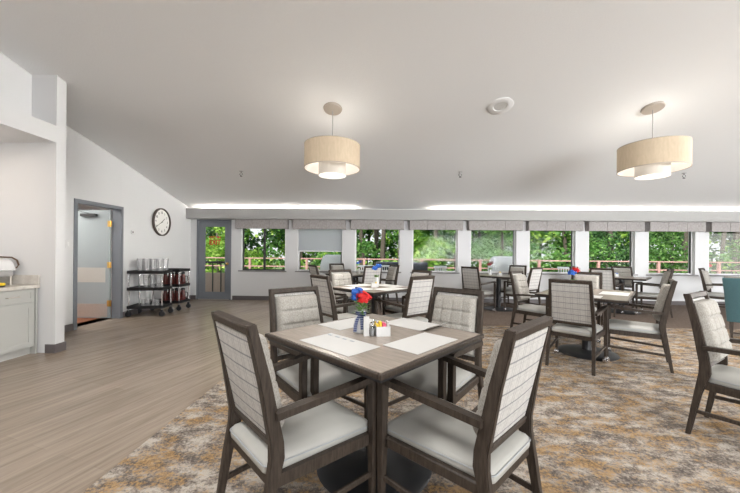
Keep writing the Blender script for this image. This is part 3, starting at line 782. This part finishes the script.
# ------------------------------------------------------------------ tables
def make_table(w, l, label):
    t = thing('dining_table', label, 'table', (0, 0, 0), 0, 'pedestal dining tables')
    bm = B(); box(bm, -w/2+.018, w/2-.018, -l/2+.018, l/2-.018, .735, .7605); obj('tabletop', bm, LAMIN, t)
    bm = B()
    for sx in (-1, 1):
        a, b_ = sorted((sx*w/2, sx*(w/2-.018)))
        box(bm, a, b_, -l/2, l/2, .736, .7595, .005, 2)
        a, b_ = sorted((sx*l/2, sx*(l/2-.018)))
        box(bm, -w/2+.018, w/2-.018, a, b_, .736, .7595, .005, 2)
    obj('edge_band', bm, WOOD, t)
    bm = B(); box(bm, -w/2+.012, w/2-.012, -l/2+.012, l/2-.012, .722, .737); obj('underside', bm, BLACKM, t)
    bm = B(); box(bm, -.25, .25, -.03, .03, .700, .722); box(bm, -.03, .03, -.25, .25, .700, .722); obj('top_bracket', bm, BLACKM, t)
    bm = B(); lathe(bm, [(.055, .04), (.052, .08), (.05, .70)], 24); obj('column', bm, BLACKM, t, 40)
    bm = B(); lathe(bm, [(.33, .0), (.335, .006), (.325, .014), (.22, .032), (.08, .045), (.002, .048)], 40); obj('base', bm, BLACKM, t, 50)
    return t
A45 = radians(-42.5)
t1 = make_table(.914, .914, 'nearest square dining table with four placemats and a flower vase'); t1.location = (-.012, 1.893, .006); t1.rotation_euler = (0, 0, A45)
TB = [(-.05, 4.48, radians(-45), 'square dining table behind the nearest one with small blue flowers'),
      (-.55, 7.30, radians(-45), 'square dining table under the second and third windows'),
      (2.72, 7.32, radians(-45), 'square dining table with a dark flower vase under the fifth window'),
      (5.33, 7.17, radians(-45), 'square dining table with packets caddy under the seventh window'),
      (8.10, 7.10, radians(-45), 'square dining table cut by the right edge of the photo by the windows')]
for x, y, a, lab in TB: dup(t1, (x, y, .006), a, lab)
t5 = make_table(.90, 1.22, 'long rectangular dining table on the right with a red and blue flower posy')
t5.location = (2.645, 4.135, .006); t5.rotation_euler = (0, 0, radians(-40.5))
TZ = .7665
# place items in table frames
def on(tb, x, y): 
    c, s = cos(tb[2]), sin(tb[2]); return (tb[0]+c*x-s*y, tb[1]+s*x+c*y)
TT1 = (-.012, 1.893, A45); TT2 = (-.05, 4.48, radians(-45)); TT5 = (2.645, 4.135, radians(-40.5)); TT4 = (2.72, 7.32, radians(-45)); TT6 = (5.33, 7.17, radians(-45)); TT3 = (-.55, 7.3, radians(-45))
def placemat(tb, x, y, lx, ly, label, curl=False, extra=0):
    bm = B(); n = 14; rings = []
    for i in range(n+1):
        u = i/n; zz = .0008+(.028*max(0, (u-.82)/.18)**2 if curl else 0)+.0006*sin(u*9)*(1 if curl else .2)**2+.0004
        xx = -lx/2+lx*u
        rings.append([(xx, -ly/2, zz), (xx, ly/2, zz), (xx, ly/2, zz+.001), (xx, -ly/2, zz+.001)])
    loft(bm, rings)
    p = thing('placemat', label, 'placemat', (*on(tb, x, y), TZ), tb[2]+extra, 'paper placemats on the tables')
    obj('sheet', bm, PAPER, p, 40)
    return p
p = placemat(TT1, .01, -.29, .39, .22, 'white paper placemat in front of the front left chair at the nearest table')
for i, (x, l_) in enumerate(((-.165, .03), (-.10, .035), (-.04, .03), (.02, .03))):
    bm = B(); box(bm, x-l_/2, x+l_/2, .07, .083, .0022, .0026); obj('printed_line', bm, PAPERB, p)
placemat(TT1, -.31, .09, .22, .38, 'white paper placemat at the far left side of the nearest table', False)
placemat(TT1, .02, .36, .37, .24, 'white paper placemat with a curled corner at the far right of the nearest table', True)
placemat(TT1, .30, .04, .22, .38, 'white paper placemat in front of the front right chair at the nearest table')
placemat(TT2, .30, 0, .26, .40, 'white paper placemat on the near right of the blue flower table')
placemat(TT2, 0, .30, .40, .26, 'white paper placemat on the far right of the blue flower table')
placemat(TT2, -.30, 0, .26, .40, 'white paper placemat on the far left of the blue flower table')
placemat(TT2, 0, -.30, .40, .26, 'white paper placemat on the near left of the blue flower table')
placemat(TT5, .27, .1, .28, .40, 'white paper placemat at the right side of the long right table')
placemat(TT5, -.27, .05, .28, .40, 'white paper placemat at the left side of the long right table')
placemat(TT5, 0, -.44, .40, .26, 'white paper placemat at the near end of the long right table')

# flowers
def bloom(bm, c, r, n=60, seed=1, flat=.8):
    rnd = random.Random(seed)
    for k in range(n):
        th = math.acos(1-1.7*(k+.5)/n); ph = k*2.39996
        d_ = Vector((sin(th)*cos(ph), sin(th)*sin(ph), cos(th)*flat))
        p_ = Vector(c)+d_*r*rnd.uniform(.45, 1.1)
        a = d_.cross(Vector((0.3, .1, 1))).normalized(); b_ = d_.cross(a).normalized(); q = r*.36
        pts = [p_-a*q*.7-b_*q*.5+d_*q*.1, p_+a*q*.7-b_*q*.5+d_*q*.1, p_+a*q*.9+b_*q*.5+d_*q*.45, p_+b_*q*.8+d_*q*.3, p_-a*q*.9+b_*q*.5+d_*q*.45]
        vs = [bm.verts.new(p__+Vector((rnd.uniform(-1, 1), rnd.uniform(-1, 1), rnd.uniform(-1, 1)))*q*.15) for p__ in pts]; bm.faces.new(vs)
    ball(bm, c, r*.45, 1, 1, flat, 10, 8)
vx, vy = on(TT1, -.085, -.035)
vz = thing('flower_vase', 'white vase with navy ribbon holding a red and a blue bloom on the nearest table', 'vase', (vx, vy, TZ))
bm = B(); lathe(bm, [(.038, 0), (.045, .01), (.046, .04), (.036, .085), (.026, .115), (.030, .13), (.026, .128), (.022, .115), (.030, .08), (.038, .04), (.036, .012)], 28); obj('vase_body', bm, WHITEC, vz, 50)
bm = B()
for sx, e in ((-1, (-.032, -.042, .015)), (1, (.012, -.052, .03))):
    pts = [(0, -.030, .118), (e[0]*.6, -.046, .085), (e[0]*.9, e[1]-.014, .05), (e[0], e[1]-.018, e[2])]
    rings = [[(x-.010, y, z), (x+.010, y, z), (x+.010, y+.0015, z), (x-.010, y+.0015, z)] for x, y, z in pts]; loft(bm, rings)
lathe(bm, [(.030, .105), (.032, .118), (.030, .126)], 20)
tube(bm, [(0, -.032, .115), (.02, -.04, .108), (.032, -.036, .10), (.02, -.038, .095), (0, -.034, .112)], .006, 6)
obj('ribbon', bm, RIBBON, vz, 40)
bm = B()
for (x, y, z) in ((-.025, 0, .235), (.015, -.02, .215), (.03, .01, .17), (-.03, -.01, .16), (0, .02, .18)): tube(bm, [(0, 0, .06), (x*.5, y*.5, .14), (x, y, z)], .002, 5)
rnd = random.Random(5)
for k in range(90):
    a = rnd.uniform(0, 2*pi); rr = rnd.uniform(.008, .042); z = rnd.uniform(.115, .195); l_ = rnd.uniform(.016, .03); w = l_*.4
    p_ = Vector((rr*cos(a), rr*sin(a), z)); d_ = Vector((cos(a), sin(a), rnd.uniform(-.2, 1.1))).normalized(); s_ = d_.cross(Vector((0, 0, 1))).normalized()
    vs = [bm.verts.new(q) for q in (p_, p_+d_*l_*.5+s_*w, p_+d_*l_, p_+d_*l_*.5-s_*w)]; bm.faces.new(vs)
obj('stems_and_leaves', bm, GREENL, vz)
bm = B(); bloom(bm, (-.024, .008, .238), .033, 70, 3, .8); bloom(bm, (-.036, .0, .205), .024, 40, 9, .8); obj('blue_bloom', bm, BLUE, vz)
bm = B(); bloom(bm, (.016, -.02, .212), .038, 90, 4, .85); obj('red_bloom', bm, RED, vz)
mc = thing('menu_card_holder', 'small upright white card beside the vase on the nearest table', 'card', (*on(TT1, -.003, -.072), TZ), .3)
bm = B(); prism(bm, [(-.012, 0), (.012, 0), (.002, .11), (-.002, .11)], 'x', -.016, .016); obj('card', bm, PAPER, mc)
for i, (x, y) in enumerate(((.022, -.05), (-.005, .0))):
    s_ = thing('shaker', ('clear salt shaker next to the upright card on the nearest table', 'clear pepper shaker next to the packet caddy on the nearest table')[i], 'shaker', (*on(TT1, x, y), TZ), 0, 'salt and pepper shakers')
    bm = B(); lathe(bm, [(.016, 0), (.017, .03), (.013, .06)], 16); obj('shaker_body', bm, ACRYL, s_, 40)
    bm = B(); lathe(bm, [(.014, .06), (.014, .075), (.006, .08)], 16); obj('shaker_cap', bm, CHROME, s_, 40)
    bm = B(); lathe(bm, [(.012, .003), (.013, .04)], 12); obj('contents', bm, (WHITEC, DARKF)[i], s_, 40)
def caddy(tb, x, y, label, cols):
    c = thing('packet_caddy', label, 'caddy', (*on(tb, x, y), TZ), .2)
    bm = B(); t = .003
    box(bm, -.04, .04, -.025, .025, 0, t); box(bm, -.04, -.04+t, -.025, .025, t, .055); box(bm, .04-t, .04, -.025, .025, t, .055)
    box(bm, -.04+t, .04-t, -.025, -.025+t, t, .055); box(bm, -.04+t, .04-t, .025-t, .025, t, .055); obj('tray', bm, WHITEC, c)
    for i, m_ in enumerate(cols):
        xx = -.036+.072*(i+.5)/len(cols); bm = B(); box(bm, xx-.007, xx+.005, -.02, .02, .004, .07+.006*((i*5) % 3), 0, 1, Matrix.Rotation(.05*(i % 3-1), 4, 'Y'))
        obj('packet', bm, m_, c)
caddy(TT1, .058, .0, 'white caddy of yellow and pink sweetener packets on the nearest table', [YELL, YELL, PINK, PINK, PAPER])
caddy(TT6, -.12, .12, 'white caddy with blue packets on the table under the seventh window', [PAPER, BLUEP, BLUEP, BLUEP])
def posy(tb, x, y, label, m1, m2, H_=.22, r=.035, both=True, body=WHITEC):
    v = thing('flower_vase', label, 'vase', (*on(tb, x, y), TZ))
    bm = B(); lathe(bm, [(.028, 0), (.034, .03), (.022, .10), (.02, H_*.62), (.017, H_*.62), (.019, .10), (.03, .03), (.025, .006)], 18); obj('vase_body', bm, body, v, 50)
    bm = B(); rnd = random.Random(3)
    for k in range(30):
        a = rnd.uniform(0, 6.28); p_ = Vector((.01*cos(a), .01*sin(a), H_*.6)); d_ = Vector((cos(a), sin(a), rnd.uniform(.3, 1.5))).normalized()*.05; s_ = d_.cross(Vector((0, 0, 1))).normalized()*.01
        vs = [bm.verts.new(q) for q in (p_, p_+d_*.5+s_, p_+d_, p_+d_*.5-s_)]; bm.faces.new(vs)
    obj('leaves', bm, GREENL, v)
    bm = B(); bloom(bm, (.022, -.01, H_+.075), r, 60, 2, .8); obj('bloom', bm, m1, v)
    bm = B(); bloom(bm, (-.026, -.012, H_+.04), r, 60, 8, .8); obj('bloom', bm, m2, v)
posy(TT2, -.01, .06, 'slim white vase with two blue blooms on the second table', BLUE, BLUE, .22, .038)
posy(TT5, -.16, .07, 'vase with red over blue blooms on the long right table', RED, BLUE, .2, .045)
posy(TT4, -.15, -.1, 'vase of dark faded blooms on the table under the fifth window', simple('faded_blooms', (.22, .12, .11), .7, 30, .2), simple('dark_red_blooms', (.28, .03, .04), .7, 30, .2), .2, .045)
posy(TT3, .05, .12, 'vase with small violet blue blooms on the table by the third window', simple('violet_petals', (.08, .06, .35), .7, 30, .2), BLUE, .2, .035)
caddy(TT2, .02, -.02, 'white caddy beside the blue flowers on the second table', [PAPER, PAPER, YELL])
caddy(TT4, .03, .0, 'white caddy beside the faded flowers under the fifth window', [PAPER, YELL, PAPER])

# ------------------------------------------------------------------ teal chair
tc = thing('teal_side_chair', 'teal upholstered chair with wooden legs cut by the right photo edge', 'chair', (5.656, 5.04, .006), radians(-45))
bm = B(); rings = []
for z, hx, yb, yf in ((.24, .235, -.235, -.15), (.45, .25, -.245, -.16), (.70, .27, -.285, -.21), (.88, .29, -.325, -.26), (.905, .285, -.32, -.27)):
    rings.append([(-hx, yb+.02, z), (-hx+.025, yb, z), (hx-.025, yb, z), (hx, yb+.02, z), (hx, yf, z), (-hx, yf, z)])
loft(bm, rings); obj('backrest', bm, TEAL, tc, 50)
bm = B(); box(bm, -.21, .21, -.17, .24, .36, .48, .03, 3); obj('seat', bm, TEAL, tc, 50)
bm = B(); box(bm, -.195, .195, -.15, .22, .30, .36); obj('seat_frame', bm, WOOD, tc)
for sx in (-1, 1):
    bm = B(); rings = []
    for z, y, h in ((.24, -.19, .019), (.0, -.235, .014)): rings.append([(sx*.185-h, y-h, z), (sx*.185+h, y-h, z), (sx*.185+h, y+h, z), (sx*.185-h, y+h, z)])
    loft(bm, rings); obj('leg', bm, WOOD, tc)
    bm = B(); rings = []
    for z, y, h in ((.31, .19, .02), (.0, .20, .014)): rings.append([(sx*.18-h, y-h, z), (sx*.18+h, y-h, z), (sx*.18+h, y+h, z), (sx*.18-h, y+h, z)])
    loft(bm, rings); obj('leg', bm, WOOD, tc)
bm = B(); beam(bm, (-.18, -.225, .075), (.18, -.225, .075), .018, .022); obj('stretcher', bm, WOOD, tc)

# ------------------------------------------------------------------ outdoors
bm = B(); box(bm, -9, 24, YF+.2, 10.35, -.15, -.02); o = struct('floor_deck', bm, DECKM)
bm = B(); box(bm, -45, 60, 10.35, 70, -.9, -.8); o = struct('ground', bm, GRASS)
rail = thing('deck_railing', 'salmon red metal railing along the edge of the deck outside the windows', 'railing', (0, 0, 0))
for z in (1.05, .80):
    bm = B(); box(bm, -8, 22, 9.97, 10.03, z-.016, z+.016); obj('rail', bm, SALMON, rail)
for k in range(17):
    bm = B(); x = -7.65+1.79*k+.06; box(bm, x-.03, x+.03, 9.965, 10.035, -.02, 1.07); obj('post', bm, SALMON, rail)
gt = thing('stair_guard', 'dark metal guard rail with balusters seen through the exit door', 'railing', (-4.5, 8.95, -.02))
bm = B(); box(bm, -.9, .6, -.03, .03, .93, .99); obj('top_rail', bm, DARKF, gt)
for k in range(7):
    bm = B(); x = -.85+.235*k; box(bm, x-.012, x+.012, -.012, .012, 0, .93); obj('baluster', bm, DARKF, gt)
bm = B(); box(bm, -6.2, -3.5, 9.3, 9.4, -.02, .62); tag(obj('planter_wall', bm, BEIGE), 'low beige wall on the deck seen through the exit door glass', 'wall')
def covered_grill(x, y, s, lab, mat):
    g = thing('covered_grill', lab, 'grill cover', (x, y, -.02))
    bm = B(); loft(bm, [[(-.42*s, -.26, .08), (.42*s, -.26, .08), (.42*s, .26, .08), (-.42*s, .26, .08)], [(-.40*s, -.25, .95), (.40*s, -.25, .95), (.40*s, .25, .95), (-.40*s, .25, .95)],
                        [(-.32*s, -.16, 1.2), (.32*s, -.16, 1.2), (.32*s, .16, 1.2), (-.32*s, .16, 1.2)]])
    bmesh.ops.bevel(bm, geom=bm.edges[:], offset=.04, segments=2, affect='EDGES'); obj('fabric_cover', bm, mat, g, 50)
    for sx in (-1, 1):
        bm = B(); b2 = B(); lathe(b2, [(.06, -.015), (.06, .015)], 14); mesh_merge(bm, b2, T(sx*.34*s, 0, .06) @ Matrix.Rotation(pi/2, 4, 'Y')); obj('wheel', bm, BLACK, g)
covered_grill(-1.25, 9.3, .95, 'white covered grill on the deck behind the blind window', COVER)
covered_grill(3.58, 9.3, .9, 'white covered grill on the deck outside the fifth window', COVER)
def bench(x, y, w, lab):
    g = thing('patio_sofa', lab, 'sofa', (x, y, -.02), 0, 'dark patio sofas on the deck')
    bm = B(); box(bm, -w/2, w/2, -.35, .35, .22, .42, .03, 2); obj('seat', bm, DKCOV, g, 50)
    bm = B(); box(bm, -w/2, w/2, .25, .38, .42, 1.0, .03, 2); obj('backrest', bm, DKCOV, g, 50)
    for sx in (-1, 1):
        bm = B(); box(bm, sx*(w/2-.05)-.05, sx*(w/2-.05)+.05, -.35, .25, .42, .62, .02); obj('armrest', bm, DKCOV, g)
        for sy in (-.3, .3):
            bm = B(); box(bm, sx*(w/2-.06)-.02, sx*(w/2-.06)+.02, sy-.02, sy+.02, 0, .22); obj('leg', bm, DARKF, g)
bench(.30, 9.45, .7, 'dark patio sofa outside the right half of the third window')
bench(1.10, 9.45, .8, 'dark patio sofa outside the left half of the fourth window')
# pale patio chairs
pc = None
for i, (x, y) in enumerate(((-.35, 9.2), (.15, 9.45), (1.95, 9.3), (2.75, 9.25), (3.3, 9.5), (5.5, 9.4), (6.9, 9.3), (7.6, 9.5), (9.0, 9.3))):
    lab = 'pale patio chair out on the deck, %s from the left' % ORD[i]
    if pc is None:
        pc = thing('patio_chair', lab, 'chair', (x, y, -.02), 0, 'pale patio chairs on the deck')
        bm = B(); box(bm, -.24, .24, -.22, .24, .40, .44, .01); obj('seat', bm, COVER, pc)
        bm = B()
        for k in range(7): box(bm, -.21+.066*k, -.185+.066*k, .22, .24, .44, .84)
        box(bm, -.24, .24, .215, .245, .84, .90, .008); obj('backrest', bm, COVER, pc)
        for sx in (-1, 1):
            for sy in (-.19, .22):
                bm = B(); box(bm, sx*.22-.015, sx*.22+.015, sy-.015, sy+.015, 0, .40); obj('leg', bm, COVER, pc)
    else: dup(pc, (x, y, -.02), .7*(i % 4)-.9, lab)
# tall planter
fb = thing('potted_flowers', 'red flowers in a tall dark planter on the deck outside the last window', 'flowers', (9.0, 9.0, -.02))
bm = B(); lathe(bm, [(.13, 0), (.15, .62), (.13, .60), (.11, .2)], 20); obj('planter', bm, DARKF, fb, 40)
bm = B()
for k in range(8):
    a = k*.8; tube(bm, [(.03*cos(a), .03*sin(a), .3), (.05*cos(a), .05*sin(a), .7), (.04*cos(a+1), .04*sin(a+1), 1.0)], .004, 5)
obj('stems', bm, GREENL, fb)
bm = B(); bloom(bm, (0, 0, 1.0), .07, 70, 12, .7); obj('bloom', bm, RED, fb)

# trees
def foliage_bm(seed, n, spread, zlo, zhi, ls, clumps=26, ydep=None):
    rnd = random.Random(seed); bm = B(); ydep = ydep or spread
    cl = []
    for k in range(clumps):
        z = rnd.uniform(zlo, zhi); f = 1-.55*((z-zlo)/(zhi-zlo))**2
        a = rnd.uniform(0, 2*pi); r = sqrt(rnd.random())*f
        cl.append((r*cos(a)*spread, r*sin(a)*ydep, z, rnd.uniform(.35, .8)))
    for k in range(n):
        cx, cy, cz, cr = cl[k % clumps]
        d_ = Vector((rnd.gauss(0, 1), rnd.gauss(0, 1), rnd.gauss(0, 1))).normalized()*cr*rnd.uniform(.5, 1.05)
        p_ = Vector((cx, cy, cz))+Vector((d_.x, d_.y, d_.z*.7)); l_ = ls*rnd.uniform(.6, 1.3)
        dr = Vector((rnd.uniform(-1, 1), rnd.uniform(-1, 1), rnd.uniform(-.9, .3))).normalized(); s_ = dr.cross(Vector((rnd.uniform(-1, 1), rnd.uniform(-1, 1), rnd.uniform(.3, 1)))).normalized()*l_*.3
        vs = [bm.verts.new(q) for q in (p_, p_+dr*l_*.45+s_, p_+dr*l_, p_+dr*l_*.45-s_)]; bm.faces.new(vs)
    return bm, cl
def tree_proto(seed, mat, label, trunk_r=.09, h=4.6, n=5200, spread=1.5, zlo=.2, ls=.15):
    t = thing('leafy_tree', label, 'tree', (0, 0, 0), 0, 'trees beyond the deck')
    bm, cl = foliage_bm(seed, n, spread, zlo, h, ls)
    rnd = random.Random(seed)
    b2 = B(); lx, ly = rnd.uniform(-.5, .5), rnd.uniform(-.3, .3)
    tube(b2, [(0, 0, 0), (lx*.3, ly*.3, h*.35), (lx*.8, ly*.8, h*.7), (lx, ly, h)], [trunk_r, trunk_r*.8, trunk_r*.5, .02], 9)
    for (cx, cy, cz, cr) in cl[::3]:
        z0 = max(.3, cz-1.2); f = z0/h; tube(b2, [(lx*f, ly*f, z0), (cx*.5, cy*.5, cz-.3), (cx, cy, cz)], [trunk_r*.35, trunk_r*.25, .01], 6)
    obj('trunk', b2, BARK, t, 50); obj('foliage', bm, mat, t)
    return t
rt = random.Random(21)
protos = []
specs = [(11, LEAF1, 5200, .16), (12, LEAF2, 5200, .15), (13, LEAF3, 5200, .14)]
tx = [-9.5, -7.2, -5.0, -3.0, -1.2, .9, 2.9, 4.8, 6.8, 9.0, 11.2, 13.4, 15.8, 18.4]
kinds = [0, 0, 0, 0, 1, 0, 1, 1, 1, 2, 1, 1, 2, 2]
WHERE = ['far left beyond the exit door', 'left of the exit door glass', 'seen through the exit door', 'through the first window, left half', 'through the first window, right half',
         'seen beside the blind of the second window', 'seen through the left of the third window', 'seen through the right of the third window', 'seen through the fourth window', 'seen through the fifth window',
         'seen through the sixth window', 'seen through the seventh window', 'seen through the eighth window', 'beyond the last window on the right']
base = {}
for i, (x, k) in enumerate(zip(tx, kinds)):
    lab = ('bright green', 'mid green', 'dark green')[k]+' leafy tree beyond the deck railing '+WHERE[i]
    xx = x*1.15; y = 13.2+rt.uniform(-.8, 1.6); rz = rt.uniform(0, 6.28)
    if k not in base:
        s_ = specs[k]; base[k] = tree_proto(s_[0], s_[1], lab, n=s_[2], ls=s_[3]); base[k].location = (xx, y, -.8); base[k].rotation_euler = (0, 0, rz)
    else: dup(base[k], (xx, y, -.8), rz, lab)
# woodland behind, nobody could count it
wd = thing('woodland', 'dense green woodland filling the view behind the nearer trees', 'trees', (6, 21, -.8)); wd['kind'] = 'stuff'
for nm, sd, mt, nn in (('woodland_foliage', 31, LEAF2, 26000), ('woodland_foliage', 32, LEAF1, 14000), ('woodland_foliage', 33, LEAF3, 20000)):
    bm, cl = foliage_bm(sd, nn, 30, .2, 5.5, .30, 420, 3.0)
    w = obj(nm, bm, mt, wd); w['kind'] = 'stuff'
bm = B(); rnd = random.Random(8)
for k in range(60):
    x = rnd.uniform(-28, 28); y = rnd.uniform(-4, 2); lx = rnd.uniform(-.9, .9); tube(bm, [(x, y, 0), (x+lx*.5, y, 4), (x+lx, y, 9)], [rnd.uniform(.08, .2), .1, .04], 7)
o = obj('woodland_trunks', bm, BARK, wd, 50); o['kind'] = 'stuff'

# ------------------------------------------------------------------ world, sun, added fill lights
w = bpy.data.worlds.new('World'); scn.world = w; w.use_nodes = True
nt = w.node_tree; bg = nt.nodes['Background']
sky = nt.nodes.new('ShaderNodeTexSky'); sky.sky_type = 'HOSEK_WILKIE'; sky.turbidity = 3; sky.sun_direction = Vector((-.35, -.55, .75)).normalized()
cm = mix(nt, .75, sky.outputs[0], (1, 1.02, 1.05)); nt.links.new(cm, bg.inputs['Color']); bg.inputs['Strength'].default_value = 1.0
S = bpy.data.lights.new('sun', 'SUN'); S.energy = 5.5; S.angle = radians(1.2); S.color = (1, .96, .88)
so = bpy.data.objects.new('sun', S); COL.objects.link(so); so.rotation_euler = Vector((.35, .55, -.75)).to_track_quat('-Z', 'Y').to_euler()
# area panels added for soft fill, out of view behind and right of camera
def fill_panel(loc, target, sx, sy, e, col=(1, .985, .96), spread=180):
    L = bpy.data.lights.new('window_daylight', 'AREA'); L.shape = 'RECTANGLE'; L.size = sx; L.size_y = sy; L.energy = e; L.color = col; L.spread = radians(spread)
    lo = bpy.data.objects.new('window_daylight', L); COL.objects.link(lo); lo.location = loc
    lo.rotation_euler = (Vector(target)-Vector(loc)).to_track_quat('-Z', 'Z').to_euler()
fill_panel((5.0, -8.9, 1.8), (4.0, 4.0, 2.2), 17, 3.0, 1080, (.95, .98, 1))
fill_panel((5.0, -8.9, 1.5), (4.0, 8.0, 2.4), 17, 2.4, 310, (.95, .98, 1), 60)
fill_panel((15.9, 1.5, 1.6), (4.0, 3.0, 2.0), 11, 2.4, 190, (1, .98, .94))
fill_panel((15.9, 3.5, 1.5), (-4.6, 6.0, 1.3), 8, 2.2, 140, (1, .98, .94), 34)
for (x, y, e) in ((-1.4, .3, 66), (3.0, .3, 44), (8.0, 3.5, 24), (1.2, -2.8, 40), (6.0, -2.8, 40)):  # bare disk lights added overhead out of view for fill, no fixtures
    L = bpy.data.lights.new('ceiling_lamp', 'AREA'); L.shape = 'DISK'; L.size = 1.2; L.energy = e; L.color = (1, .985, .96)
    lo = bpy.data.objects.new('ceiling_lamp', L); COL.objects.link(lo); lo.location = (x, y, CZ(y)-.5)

# ------------------------------------------------------------------ camera
cam = bpy.data.cameras.new('camera'); co = bpy.data.objects.new('camera', cam); COL.objects.link(co)
cam.sensor_width = 36; cam.lens = 322/740*36; cam.shift_y = 6.5/740; cam.clip_start = .05; cam.clip_end = 300
co.matrix_world = T(0, 0, 1.24) @ RZ(radians(1.42)) @ Matrix.Rotation(pi/2, 4, 'X') @ RZ(radians(.5))
scn.camera = co
vs_ = scn.view_settings; vs_.view_transform = 'Standard'; vs_.look = 'None'; vs_.exposure = .53; vs_.gamma = 1; vs_.use_curve_mapping = False
